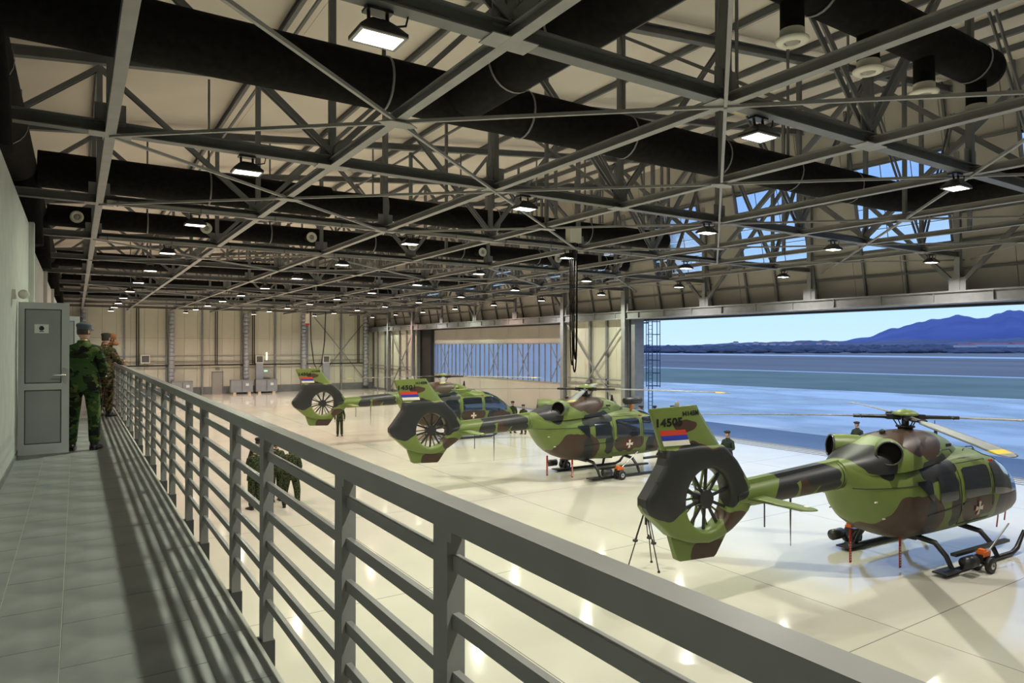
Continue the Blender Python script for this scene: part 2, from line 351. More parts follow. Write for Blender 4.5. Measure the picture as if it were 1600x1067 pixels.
# corrugated heater flues and their units
for j, (px, zl, zh) in enumerate(((268, 1.5, 8.5), (385, 1.5, 8.5), (475, .4, 8.5), (572, .4, 8.5), (130, .4, 8.5))):
    x = pxY(px, YF-.7); r = empty('heater_flue', (x, YF-.62, zl))
    tag(r, ['tall silver corrugated flue second from left on far wall', 'tall shiny silver flue above the two grey units', 'tall grey flue on the far wall behind the farthest helicopter', 'flue in the far right corner of the hangar', 'leftmost corrugated flue on the far wall, behind the gallery'][j], 'duct', 'flues on the far wall')
    z = 0; k = 0
    while z < zh-zl-.35:
        MB().lathe((0, 0, 0), [(.0, z), (.33, z), (.36, z+.05), (.36, z+.33), (.33, z+.38), (0, z+.38)], 4).build('flue_section', M['galv'], r).rotation_euler = (0, 0, PI/4)
        z += .4; k += 1
    MB().b2((-.14, -.3, 3.0-zl), (.14, -.27, 3.35-zl)).build('inspection_plate', M['whited'], r)
for j, (px0, px1, lab) in enumerate(((268, 301, 'grey heater unit on timber feet, left, behind the railing'), (360, 394, 'grey heater unit on timber feet, middle of far wall'), (399, 432, 'grey heater unit on timber feet beside the control box'))):
    x0 = pxY(px0, YF-1.2); x1 = pxY(px1, YF-1.2); r = empty('heater_unit', ((x0+x1)/2, YF-1.2, 0)); hw = (x1-x0)/2
    tag(r, lab, 'heater', 'heater units along the far wall')
    MB().b2((-hw, -.4, .18), (hw, .4, 1.42)).build('casing', M['unit'], r)
    MB().b2((-hw, -.42, 1.36), (hw, .42, 1.44)).build('lid', M['column'], r)
    MB().b2((-.02, -.41, .25), (.02, -.4, 1.33)).build('panel_seam', M['gasket'], r)
    MB().b2((hw*.35, -.415, .82), (hw*.35+.3, -.4, 1.08)).build('data_plate', M['paper'], r)
    for sx in (-1, 1): MB().b2((sx*(hw-.35)-.14, -.45, 0), (sx*(hw-.35)+.14, .4, .18)).build('timber_foot', M['wood'], r)
for j, px in enumerate((227, 405, 509)):
    x, z = at(px, 562, YF-.3); r = empty('louvre_box', (x, YF-.45, z-.35)); tag(r, 'white square louvre vent on the far wall, %s from left' % ORD[j], 'vent', 'louvre vents on the far wall')
    MB().b2((-.4, -.15, 0), (.4, .2, .08)).b2((-.4, -.15, .72), (.4, .2, .8)).b2((-.4, -.15, .08), (-.32, .2, .72)).b2((.32, -.15, .08), (.4, .2, .72)).build('frame', M['white'], r)
    MB().b2((-.32, 0, .08), (.32, .2, .72)).build('backing', M['plinth'], r)
    for k in range(5): MB().box((0, -.04, .15+k*.125), (.64, .14, .02), Matrix.Rotation(.6, 3, 'X')).build('louvre', M['column'], r)
    if j > 0: MB().b2((-.36, -.12, -z+.35+1.2 if j == 1 else -2.0), (.36, .2, -.02)).build('flexible_duct', M['galv'], r)
x, z = at(418, 583, YF-.3); r = empty('control_box', (x, YF-.3, z-.45)); tag(r, 'grey control cabinet with green display on far wall', 'cabinet')
MB().b2((-.5, -.12, 0), (.5, .1, .9)).build('casing', M['whited'], r); MB().b2((-.38, -.135, .62), (-.02, -.12, .78)).build('display', emissive('green_display', (.1, .9, .5), .8), r)
for k in range(3): MB().lathe((.15+.1*k, -.135, .55), [(.03, 0), (.03, -.02), (0, -.02)], 8, 'y').build('button', M['red'] if k == 0 else M['white'], r)
x, z = at(417, 558, YF-.3); tag(MB().b2((x-.07, YF-.3, z-.3), (x+.07, YF-.2, z+.5)).build('wall_tube_lamp', emissive('tube', (1, .9, .6), 1.6)), 'lit vertical tube lamp above the control cabinet', 'lamp')
x, z = at(340, 612, YF-.1); r = empty('door_1', (x, YF-.06, 0)); struct(r, 'small grey service door in the far wall')
MB().b2((-.55, -.05, 0), (-.45, .05, 2.3)).b2((.45, -.05, 0), (.55, .05, 2.3)).b2((-.55, -.05, 2.2), (.55, .05, 2.3)).build('door_frame', M['column'], r)
MB().b2((-.45, -.02, 0), (.45, .03, 2.2)).build('door_leaf', M['whited'], r); MB().b2((.3, -.07, 1), (.42, -.02, 1.04)).build('door_handle', M['chrome'], r)
MB().b2((-.2, -.06, 2.5), (.2, 0, 2.7)).build('sign_plate', M['plinth'], r)
# small sockets
# ================================================================== RIGHT WALL
wr = struct(MB().b2((29.0, 31.6, 0), (29.3, 37.5, 7.2)).b2((29.0, 62.8, 0), (29.3, YF, 7.2)).b2((29.0, -8, 0), (29.3, 6.3, 7.2)).build('wall_right', M['plinth']))
wpm = MB(); wpm.b2((28.9, .01, .25), (29.02, 1.03, 6.6)); wpm = wpm.mesh('wall_panel'); wpm.materials.append(M['wallpanel'])
for y0, n in ((31.7, 5), (62.9, 11)):
    for k in range(n+ (1 if n == 5 else 0)):
        p = link('wall_panel', wpm, None, wr); p.location = (0, y0+1.04*k-.05, 0)
MB().b2((28.86, 31.6, 0), (29.02, 37.5, .25)).b2((28.86, 62.8, 0), (29.02, YF, .25)).build('plinth', M['plinth'], wr)
g = MB()
for y in (33.5, 35.2): g.hb((28.8, y, 0), (28.8, y, 6.6), .16, .16, .015, up=(1, 0, 0))
for y in (65, 66.8, 70.8, 73): g.hb((28.8, y, 0), (28.8, y, 6.6), .16, .16, .015, up=(1, 0, 0))
for z in (2.4, 2.75): g.bar((28.75, 31.6, z), (28.75, 37.5, z), .06, .08)
for z in (2.4, 2.75): g.bar((28.75, 62.8, z), (28.75, YF, z), .06, .08)
g.build('mullion', M['column'], wr)
for nm, (ya, yb) in (('beside the open door', (31.5, 37.5)), ('at the far corner', (62.8, 68.8))):
    xb = MB()
    for p, q in (((ya, 6.5), (yb, .3)), ((yb, 6.5), (ya, .3))): xb.bar((28.6, p[0], p[1]), (28.6, q[0], q[1]), .09, .09)
    tag(xb.build('wall_bracing', M['column']), 'grey steel cross bracing on the right wall ' + nm, 'bracing')
# columns of the door wall
for j, (y, lab) in enumerate(((31.4, 'grey steel column at the edge of the open doorway'), (37.65, 'grey steel column between wall bay and glazed closed door'), (62.65, 'grey steel column at far end of glazed closed door'), (68.9, 'grey steel column near the far right corner'))):
    r = empty('steel_column', (28.45, y, 0)); tag(r, lab, 'column', 'columns along the door wall')
    MB().hb((0, 0, .03), (0, 0, 13.9), .34, .36, .03, up=(1, 0, 0)).build('shaft', M['column'], r); MB().b2((-.25, -.25, 0), (.25, .25, .03)).build('base_plate', M['steel'], r)
struct(MB().b2((28.75, 30.85, 0), (29.5, 31.2, 6.6)).build('trim_1', M['column']), 'jamb of the open hangar doorway')
struct(MB().b2((28.75, 5.9, 0), (29.5, 6.3, 6.6)).build('trim_2', M['column']))
# header girder
hd = struct(MB().b2((28.45, -8, 6.62), (28.55, YF, 7.0)).b2((28.35, -8, 6.98), (29.4, YF, 7.04)).b2((28.35, -8, 6.56), (29.4, YF, 6.62)).b2((29.3, -8, 6.56), (29.42, YF, 7.04)).build('trim_3', M['column']), 'steel header girder above the hangar doors')
for k in range(36):
    y = 1+2.083*k; MB().b2((28.36, y-.01, 6.62), (28.45, y+.01, 6.98)).build('stiffener', M['column'], hd)
struct(MB().b2((29.5, -8, 6.47), (30.0, YF, 6.9)).build('trim_4', M['gasket']), 'dark weather fascia outside the header')
# leaning upper cladding with windows
def lean(z): return 29.55-(z-6.9)*.21
def lp(y, z, off=0): return (lean(z)+off, y, z)
uc = struct(MB().add([lp(-8, 6.9, .16), lp(-8, 9.0, .16), lp(YF, 9.0, .16), lp(YF, 6.9, .16)], [(0, 1, 2, 3)]).add([lp(-8, 12.6, .16), lp(-8, 15.2, .16), lp(YF, 15.2, .16), lp(YF, 12.6, .16)], [(0, 1, 2, 3)]).build('wall_right_upper', M['clad']), 'leaning beige cladding above the hangar doors')
def slab(y0, y1, z0, z1, t=.12, off=0):
    a = [lp(y0, z0, off), lp(y1, z0, off), lp(y1, z1, off), lp(y0, z1, off), lp(y0, z0, off+t), lp(y1, z0, off+t), lp(y1, z1, off+t), lp(y0, z1, off+t)]
    return MB().add(a, [(0, 1, 2, 3), (7, 6, 5, 4), (0, 4, 5, 1), (1, 5, 6, 2), (2, 6, 7, 3), (3, 7, 4, 0)])
for k in range(-1, 12):
    yw = .6+6.25*k     # window span yw .. yw+3.75
    for i in range(3):
        y0 = yw+i*2.083; slab(y0+.01, y0+2.073, 6.95, 8.97).build('cladding_panel', M['clad'], uc); slab(y0+.01, y0+2.073, 12.63, 15.1).build('cladding_panel', M['clad'], uc)
    slab(yw+3.78, yw+6.22, 8.99, 12.61).build('cladding_panel', M['clad'], uc)
    if yw > 6 and yw < 72:
        r = empty('window_%d' % (k), (0, 0, 0)); struct(r, 'tall clerestory window in the leaning cladding, %s from the camera' % ORD[k-1])
        fr = MB()
        for y in (yw+.03, yw+3.72): fr.bar(lp(y, 9, .05), lp(y, 12.6, .05), .07, .12, up=(1, 0, 0))
        for z in (9.02, 12.58): fr.bar(lp(yw, z, .05), lp(yw+3.75, z, .05), .07, .12)
        fr.build('window_frame', M['steel'], r)
        fr = MB()
        for i in range(1, 3): fr.bar(lp(yw+.05+i*1.23, 9, .05), lp(yw+.05+i*1.23, 12.6, .05), .025, .03, up=(1, 0, 0))
        for z in (9.92, 10.82, 11.72): fr.bar(lp(yw, z, .05), lp(yw+3.75, z, .05), .025, .03)
        fr.build('glazing_bar', M['steel'], r)
        for a in range(3):
            for b in range(4): slab(yw+.05+a*1.23, yw+.05+a*1.23+1.2, 9.05+.9*b, 9.05+.9*b+.82, .008, .06).build('pane', M['windowglass'], r)
gi = MB()
for z in (7.95, 9.0, 10.1, 11.3, 12.65, 13.6): gi.bar(lp(-8, z, -.08), lp(YF, z, -.08), .07, .10)
gi.build('girt', M['steel'], uc)
for k in range(38):
    y = .4+2.083*k-6.25
    if (k % 3) in (0,): MB().bar(lp(y, 6.95, -.1), lp(y, 15, -.1), .09, .1, up=(1, 0, 0)).build('cladding_rib', M['steel'], uc)
    elif k % 3 == 2: MB().bar(lp(y-.3, 6.95, -.1), lp(y-.3, 15, -.1), .09, .1, up=(1, 0, 0)).build('cladding_rib', M['steel'], uc)
    else: MB().bar(lp(y, 6.95, -.1), lp(y, 9, -.1), .07, .1, up=(1, 0, 0)).build('cladding_rib', M['steel'], uc)
# header truss above the door: verticals and V struts
for k in range(1, 12):
    y = TY[k]; r = empty('header_frame', (28.5, y, 7.04)); tag(r, 'vertical post and splayed struts above the door header, %s from the camera' % ORD[k-1], 'frame', 'struts above the door header')
    MB().hb((0, 0, 0), (0, 0, 7.2), .2, .2, .02, up=(1, 0, 0)).build('post', M['column'], r)
    MB().b2((-.08, -.3, 0), (.08, .3, .5)).build('gusset_plate', M['column'], r)
    if k % 2 == 0:
        for s in (-1, 1): MB().bar((0, s*.2, .35), (0, s*6.0, 6.6), .15, .15).build('strut', M['steel'], r)
# glazed closed door (five leaves) behind the second doorway
NL = 5
for j in range(NL):
    y0 = 37.9+j*4.5; r = empty('door_%d' % (j+2), (29.75, y0, 0)); struct(r, 'glazed grey hangar door leaf, %s from the solid wall bay' % ORD[j])
    MB().b2((-.06, 0, .05), (.06, 4.48, 2.25)).build('lower_panel', M['clad'], r)
    MB().b2((-.06, 0, 5.1), (.06, 4.48, 6.75)).build('upper_panel', M['clad'], r)
    for i in range(6):
        MB().b2((-.012, .02+i*.745, 2.25), (.012, .02+(i+1)*.745-.01, 5.1)).build('pane', M['poly'], r)
    for i in range(7): MB().b2((-.1, i*.745-.03, 2.2), (-.02, i*.745+.04, 5.15)).build('mullion', M['column'], r)
    b = MB(); b.bar((-.14, 1.0, 2.3), (-.14, 2.9, 5.05), .04, .07); b.bar((-.14, 2.9, 2.3), (-.14, 1.0, 5.05), .04, .07); b.build('cross_brace', M['column'], r)
    MB().b2((-.1, 0, 2.18), (.1, 4.48, 2.26)).b2((-.1, 0, 5.08), (.1, 4.48, 5.16)).build('rail_beam', M['steel_light'], r)
struct(MB().b2((29.32, 60.4, 0), (30.6, 63.6, 7)).build('dark_gap_block', M['gasket']), 'black block standing for the dark gap beside the closed door')  # solid black block, the gap's darkness is painted on rather than left open
# threshold rails
th = struct(MB().b2((28.15, 6.3, .002), (28.25, 31.3, .012)).b2((28.55, 6.3, .002), (28.65, 31.3, .012)).b2((28.95, 6.3, .002), (29.05, 31.3, .012)).b2((29.3, 6.3, .002), (29.6, 31.3, .015)).build('trim_6', M['strap']), 'sliding door floor tracks')

# ================================================================== OUTDOORS
def poly(name, pts, z, mat, t=.3):
    n = len(pts); m_ = MB().add([(x, y, z) for x, y in pts]+[(x, y, z-t) for x, y in pts], [tuple(range(n)), tuple(range(n, 2*n))[::-1]]+[(i, n+i, n+(i+1) % n, (i+1) % n) for i in range(n)])
    return m_.build(name, mat)
def line(p, q, Y): return (p[0]+(q[0]-p[0])*(Y-p[1])/(q[1]-p[1]), Y)
l1 = ((68, 68), (75, 27.6)); l2 = ((109.6, 116), (122, 45)); l3 = ((297, 315), (305, 112))
struct(poly('ground', [(29.6, -900), (9000, -5000), (9000, 9000), (29.6, 9000)], -.10, M['field']), 'brown winter field beyond the airfield')
struct(poly('asphalt_strip', [(29.55, -60), (34.7, -60), (34.7, 400), (29.55, 400)], -.02, M['asphalt']), 'dark wet asphalt strip outside the doorway')
struct(poly('apron', [(34.7, -260), (150, -260), (150, 700), (34.7, 700)], -.06, M['apron'], .2), 'pale wet concrete apron')
struct(poly('grass_strip', [line(*l1, -250), (160, -250), (160, 700), (60, 700), line(*l1, 200)], -.04, M['grass'], .2), 'dull green grass strip beyond the apron')
def off(l, d): return ((l[0][0]+d, l[0][1]), (l[1][0]+d, l[1][1]))
struct(poly('brown_verge', [line(*l2, -300), (320, -300), (320, 900), line(*l2, 900)], -.02, M['field'], .2), 'brown verge beyond the taxiway')
struct(poly('taxiway', [line(*l2, -300), line(*off(l2, 4), -300), line(*off(l2, 4), 900), line(*l2, 900)], 0.0, M['runway'], .2), 'thin pale taxiway line')
struct(poly('runway', [line(*l3, -500), line(*off(l3, 45), -500), line(*off(l3, 45), 2500), line(*l3, 2500)], .05, M['runway'], .2), 'pale runway across the fields')
# mountain range and foothills
def ridge(name, prof, R0, R1, mat, base=0, bump=.1, seed=1, n=220):
    rnd = random.Random(seed); az0, az1 = prof[0][0], prof[-1][0]; hs = []
    ph = [rnd.random()*6 for _ in range(8)]
    vs = []; rows = 9
    for i in range(n+1):
        px = az0+(az1-az0)*i/n
        for a, b in zip(prof[:-1], prof[1:]):
            if a[0] <= px <= b[0]: t = (px-a[0])/(b[0]-a[0]); t = t*t*(3-2*t); h = a[1]+(b[1]-a[1])*t; break
        aa = math.atan((px-800)/F)+TH; D = R0*math.cos(math.atan((px-800)/F)) if px < 2600 else R0*.5
        for j in range(rows):
            s = j/(rows-1); R = R0+(R1-R0)*s; k = math.sin(min(1, s*1.5)*PI/2) if s < .67 else math.cos((s-.67)/.33*PI/2)
            Dc = (R0+(R1-R0)*.62)*max(.35, math.cos(math.atan((px-800)/F)))
            hh = h/F*Dc*k*(1+bump*.5*math.sin(px*.11+ph[0]+j)*k*(1-k)*4)+bump*h/F*Dc*k*.12*(math.sin(px*.31+ph[1])+math.sin(px*.17+ph[2]+j*.8))
            vs.append((R*math.sin(aa), R*math.cos(aa), base+hh))
    fs = [(i*rows+j, (i+1)*rows+j, (i+1)*rows+j+1, i*rows+j+1) for i in range(n) for j in range(rows-1)]
    return MB().add(vs, fs, True).build(name, mat)
struct(ridge('mountain', [(600, 1), (1180, 3), (1309, 9), (1350, 15), (1400, 30), (1440, 40), (1470, 45), (1499, 50), (1530, 45), (1560, 52), (1583, 59), (1610, 54), (1680, 62), (1800, 45), (2000, 40), (2500, 5)], 2600, 5200, M['mount'], 0, .12, 3, 400), 'haze-blue wooded mountain on the horizon')
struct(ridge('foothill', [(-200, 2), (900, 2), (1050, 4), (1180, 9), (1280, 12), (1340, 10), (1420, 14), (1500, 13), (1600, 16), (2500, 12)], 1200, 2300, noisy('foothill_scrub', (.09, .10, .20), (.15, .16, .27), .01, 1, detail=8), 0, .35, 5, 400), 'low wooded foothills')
rnd = random.Random(11)
def blobs(name, label, specs, mat):
    m_ = MB()
    for x, y, r, h in specs:
        n = 7; pr = [(.35, 0), (1.0, .3), (.95, .6), (.55, .9), (0.01, 1)]
        ph = rnd.random()*6; vs = [(x+r*p*(1+.2*math.sin(ph+3*k))*math.cos(k*2*PI/n+ph), y+r*p*(1+.2*math.sin(ph+2*k))*math.sin(k*2*PI/n+ph), h*z) for p, z in pr for k in range(n)]
        m_.add(vs, [(i*n+j, i*n+(j+1) % n, (i+1)*n+(j+1) % n, (i+1)*n+j) for i in range(len(pr)-1) for j in range(n)], True)
    ob = m_.build(name, mat); ob['kind'] = 'stuff'; ob['label'] = label; ob['category'] = 'trees'; return ob
sp_ = []
for i in range(1500):
    px = rnd.uniform(940, 1900); a = math.atan((px-800)/F)+TH; R = rnd.uniform(480, 900)/max(.5, math.cos(a-TH)); sp_.append((R*math.sin(a), R*math.cos(a), rnd.uniform(3, 8), (rnd.uniform(2, 5.5) if not 1480 < px < 1640 else rnd.uniform(1, 2.8))*(R/700)))
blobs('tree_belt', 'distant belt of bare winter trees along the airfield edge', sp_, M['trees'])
# distant factory and houses
def house(px, D, w_, h_, d_, label, group, roof=True, wall='housew', zb=0):
    lat = (px-800)/F*D; x = lat*ct+D*st; y = -lat*st+D*ct
    r = empty('building', (x, y, zb), -TH); tag(r, label, 'building', group)
    MB().b2((-w_/2, -d_/2, 0), (w_/2, d_/2, h_)).build('wall', M[wall], r)
    rh = h_*.5; MB().add([(-w_/2-.5, -d_/2-.5, h_), (w_/2+.5, -d_/2-.5, h_), (w_/2+.5, d_/2+.5, h_), (-w_/2-.5, d_/2+.5, h_), (-w_/2, 0, h_+rh), (w_/2, 0, h_+rh)], [(0, 1, 5, 4), (2, 3, 4, 5), (0, 4, 3), (1, 2, 5), (0, 3, 2, 1)]).build('roof', M['roofred'], r)
    return r
house(1560, 1000, 84, 3.4, 20, 'long red roofed factory hall at foot of the mountain', 'factory buildings', zb=4.5)
house(1597, 950, 30, 4.2, 16, 'low red and white factory wing right of the long hall', 'factory buildings', zb=3.6)
house(1508, 960, 24, 3.0, 14, 'small pale factory wing left of the long hall', 'factory buildings', zb=3.6)
for i in range(12):
    px = 1150+i*14+rnd.uniform(-4, 4); house(px, 1120, rnd.uniform(6, 9), rnd.uniform(2.0, 3.0), 7, 'tiny pale red-roofed village house on the distant foothill, %s from the left' % ORD[i], 'village houses on the horizon', zb=rnd.uniform(5, 9))
# ladder mast outside the door
bx, by = (lambda D, px: ((px-800)/F*D*ct+D*st, -(px-800)/F*D*st+D*ct))(50.0, 1020)
r = empty('cage_ladder', (bx, by, -.03), -TH); tag(r, 'tall blue-grey caged access ladder standing outside by the doorway', 'ladder')
for x in (-.32, -.04): MB().b2((x-.03, -.03, 0), (x+.03, .03, 7.9)).build('stile', M['bluesteel'], r)
MB().b2((.5, -.03, 1.9), (.55, .03, 7.9)).b2((.4, .5, 1.9), (.45, .55, 7.9)).b2((-.4, .5, 1.9), (-.35, .55, 7.9)).build('cage_rail', M['bluesteel'], r)
for k in range(27): MB().tube([(-.32, 0, .3+k*.28), (-.04, 0, .3+k*.28)], .018, 6).build('rung', M['bluesteel'], r)
for k in range(7): MB().bar((-.04, 0, 2+k*.95), (.55, 0, 2+k*.95), .03, .05).bar((.55, 0, 2+k*.95), (.4, .55, 2+k*.95), .03, .05).bar((.4, .55, 2+k*.95), (-.4, .55, 2+k*.95), .03, .05).build('hoop', M['bluesteel'], r)
MB().b2((-.95, -.03, 6.6), (-.32, .03, 6.7)).build('outrigger', M['bluesteel'], r)

# ================================================================== ROOF STEEL
def make_truss():
    r = empty('roof_truss', (0, 0, 0)); S = M['steel']
    MB().hb((-4, 0, ZB+.10), (28.4, 0, ZB+.10), .20, .20, .02).build('bottom_chord', S, r)
    MB().hb((-5.9, 0, ztop(-5.9)+.2), (28.6, 0, ztop(28.6)+.2), .2, .24, .02).build('top_chord', S, r)
    for i, x in enumerate(NX):
        MB().bar((x, 0, ZB+.2), (x, 0, ztop(x)), .12, .12).build('vertical', S, r)
        MB().b2((x-.22, -.012, ZB+.15), (x+.22, .012, ZB+.5)).build('gusset_plate', M['column'], r)
        MB().b2((x-.3, -.16, ZB-.014), (x+.3, .16, ZB)).build('splice_plate', M['steel_light'], r)
    xs = [-3.17]+NX+[28.5]
    for i in range(len(xs)-1):
        a, b = xs[i], xs[i+1]
        if i % 2 == 0: p, q = (a, 0, ZB+.25), (b, 0, ztop(b))     # bottom -> top
        else: p, q = (a, 0, ztop(a)), (b, 0, ZB+.25)
        m_ = MB(); m_.bar((p[0], -.06, p[2]), (q[0], -.06, q[2]), .03, .11); m_.bar((p[0], .06, p[2]), (q[0], .06, q[2]), .03, .11); m_.build('diagonal', S, r)
    return r
tr = make_truss()
for k in range(0, 12):
    o = tr if k == 0 else copy_tree(tr)
    o.location = (0, TY[k], 0); tag(o, 'grey steel roof truss spanning the hall, %s back from the camera' % ORD[k], 'truss', 'roof trusses')
for i, x in enumerate(NX):
    r = empty('tie_beam', (x, 0, ZB)); tag(r, 'long grey steel beam running down the hall at truss foot level, %s from the gallery' % ORD[i], 'beam', 'long beams under the roof')
    big = i % 2 == 1
    MB().hb((0, -7.5, .06), (0, YF-1.25, .06), .15, .15, .015).build('beam', M['steel_light'], r)
# horizontal bracing rods and node plates
for k in (0, 1, 2, 4, 7, 9):
    for i in (1, 3, 5, 7):
        x, y = NX[i], TY[k]+3.125; r = empty('roof_bracing', (x, y, ZB-.02))
        tag(r, 'thin steel bracing cross in the %s roof bay, %s from the gallery' % (ORD[k], ORD[i//2]), 'bracing', 'horizontal roof bracing')
        for sx in (-1, 1):
            for sy in (-1, 1): MB().bar((sx*.1, sy*.09, 0), (sx*3.62, sy*3.125, 0), .05, .05).build('brace', M['steel_light'], r)
        MB().add([(a*c_, b*c2, z) for z in (-.045, -.03) for a, b, c_, c2 in ((-.32, 0, 1, 1), (-.15, -.14, 1, 1), (.15, -.14, 1, 1), (.32, 0, 1, 1), (.15, .14, 1, 1), (-.15, .14, 1, 1))], [tuple(range(6))[::-1], tuple(range(6, 12))]+[(i_, (i_+1) % 6, 6+(i_+1) % 6, 6+i_) for i_ in range(6)]).build('node_plate', M['steel_light'], r)
# longitudinal vertical trusses
for lx, wdt, lab, every in ((22.17, .15, 'heavy cross-braced longitudinal girder near the door side', 0), (11.31, .07, 'light longitudinal bracing frame over the middle of the hall', 0), (4.07, .06, 'light longitudinal bracing frame nearest the gallery', 2)):
    r = empty('longitudinal_girder', (lx, 0, ZB)); tag(r, lab, 'girder'); zt = ztop(lx)-ZB
    MB().bar((0, 0, zt-.1), (0, YF-.2, zt-.1), wdt, wdt).build('top_chord', M['steel'], r)
    for k in range(0, 11):
        if every and k % every: continue
        MB().bar((.06, TY[k], .2), (.06, TY[k+1], zt-.1), wdt, wdt).build('diagonal', M['steel'], r)
        if lx > 20: MB().bar((-.1, TY[k+1], .2), (-.1, TY[k], zt-.1), wdt, wdt).build('diagonal', M['steel'], r)
        if lx > 20: MB().bar((0, TY[k]+3.125, 0), (0, TY[k]+3.125, zt), .1, .1).build('hanger', M['steel'], r)
# sag posts mid-bay
for i in (3, 5):
    for k in range(0, 10):
        x, y = NX[i], TY[k]+3.125; tag(MB().bar((x, y, ZB+.1), (x, y, ztop(x)+.4), .09, .09).build('hanger_post', M['steel']), 'thin grey hanger post in the %s bay, %s from the camera' % ('central' if i == 3 else 'door-side', ORD[k]), 'post', 'hanger posts between trusses')

# ================================================================== DUCTS
def straps(r, pts, rad):
    for p, ax in pts:
        prof = [(rad+.012, -.02), (rad+.018, -.02), (rad+.018, .02), (rad+.012, .02)]
        MB().lathe(p, prof, 24, ax).build('strap', M['strap'], r)
        MB().b2((p[0]-.03, p[1]-.03, p[2]-rad-.25), (p[0]+.03, p[1]+.03, p[2]-rad)).build('strap_bolt', M['steel'], r) if False else None
        MB().bar((p[0], p[1], p[2]+rad), (p[0], p[1], ztop(p[0])+.3), .05, .05).build('hanger_rod', M['steel'], r)
def duct(name, label, Y, z, segs, strap_x, cap='x'):
    r = empty(name, (0, 0, 0)); tag(r, label, 'duct', 'black air ducts under the roof')
    for (x0, x1, ra) in segs: MB().tube([(x0, Y, z), (x1, Y, z)], ra, 28).build('duct_pipe', M['duct'], r)
    for a, b in zip(segs[:-1], segs[1:]): MB().tube([(a[1]-.35, Y, z), (a[1]+.05, Y, z)], [a[2]+.01, b[2]+.01], 28).build('reducer', M['duct'], r)
    straps(r, [((x, Y, z), 'x') for x in strap_x], segs[0][2])
    return r
d1 = duct('air_duct', 'largest black air duct crossing the roof nearest the camera', 10.4, 9.17, [(-.79, 19.4, .42)], [4.2, 6.9, 9.4, 12.2, 14.8, 17.4])
m_ = MB(); pts = [(19.3+1.2*math.sin(a), 10.4-1.2+1.2*math.cos(a), 9.17) for a in [i*PI/2/8 for i in range(9)]]; m_.tube(pts+[(20.5, -2, 9.17)], .42, 28, False); m_.build('duct_bend', M['duct'], d1)
d2 = duct('air_duct', 'black air duct ending in a blunt cap mid-hall, second from camera', 19.85, 9.17, [(-.79, 6.3, .44), (6.3, 20.0, .36)], [3, 8, 12, 16, 19])
MB().lathe((20.0, 19.85, 9.17), [(.36, 0), (.34, .12), (.24, .22), (0.01, .25)], 24, 'x').build('end_cap', M['duct'], d2)
def jets(r, Y, z, xs, sgn=-1):
    for x in xs:
        j = MB().tube([(x, Y, z), (x, Y-.55, z-.06)], .13, 16).build('jet_nozzle', M['duct'], r)
        MB().lathe((x, Y-.56, z-.06), [(.085, .03), (.09, -.03), (.15, -.05), (.19, -.01), (.18, .03)], 24, 'y').build('nozzle_ring', M['white'], j)
        MB().lathe((x, Y-.57, z-.06), [(0.001, -.03), (.05, -.02), (.085, .02)], 16, 'y').build('nozzle_core', M['whited'], j)
d3 = duct('air_duct', 'thin black duct with a row of white jet nozzles, third from camera', 25.9, 9.05, [(-.79, 23.5, .34)], [2, 6, 10, 14, 18, 22])
jets(d3, 25.6, 8.98, [0.0, 3.71, 7.3, 11.34, 14.6, 18.6, 22.3])
d4 = duct('air_duct', 'black air duct fourth from the camera', 38.8, 9.1, [(-.79, 22, .38)], [3, 9, 15, 21])
d5 = duct('air_duct', 'black air duct fifth from the camera', 51.4, 9.1, [(-.79, 22, .38)], [3, 9, 15, 21])
d6 = duct('air_duct', 'farthest black air duct near the end wall', 63.9, 9.1, [(-.79, 22, .38)], [3, 9, 15, 21])
d0 = duct('air_duct', 'black duct with hanging round diffusers at upper right', 4.84, 9.17, [(5.98, 11.75, .29)], [7.45, 11.3])
for x in (6.97, 8.55, 9.95, 11.5):
    j = MB().tube([(x, 4.84, 9.17), (x, 4.84, 8.52)], .135, 18).build('diffuser_neck', M['duct'], d0)
    MB().lathe((x, 4.84, 8.42), [(.138, .14), (.14, .05), (.185, .035), (.19, .02), (.17, -.005), (.11, -.02), (.09, .0)], 28).build('diffuser_ring', M['white'], j)
    MB().lathe((x, 4.84, 8.42), [(.001, -.02), (.06, -.015), (.088, .01)], 20).build('diffuser_core', M['whited'], j)
MB().lathe((11.75, 4.84, 9.17), [(.29, 0), (.27, .1), (.15, .17), (.01, .18)], 24, 'x').build('end_cap', M['duct'], d0)
t_ = empty('branch_duct', (0, 0, 0)); tag(t_, 'thick black connecting duct slanting across the top of the picture', 'duct', 'black air ducts under the roof')
MB().tube([(5.55, 9.97, 9.17), (5.55, -3, 9.17)], .42, 28).build('duct_pipe', M['duct'], t_); straps(t_, [((5.55, y, 9.17), 'y') for y in (7.2, 8.6)], .42)
tk = empty('trunk_duct', (0, 0, 0)); tag(tk, 'thick black trunk duct running along the top of the left wall', 'duct', 'black air ducts under the roof')
MB().tube([(-1.25, 2, 9.17), (-1.25, 66, 9.17)], .45, 28).build('duct_pipe', M['duct'], tk)
for y in (10.4, 19.85, 25.9, 38.8, 51.4): MB().tube([(-1.25, y, 9.17), (-1.1, y, 8.2), (-1.0, y, 7.3)], [.46, .40, .34], 24).build('riser', M['duct'], tk)
straps(tk, [((-1.25, y, 9.17), 'y') for y in (9, 12.5, 16, 22)], .45)

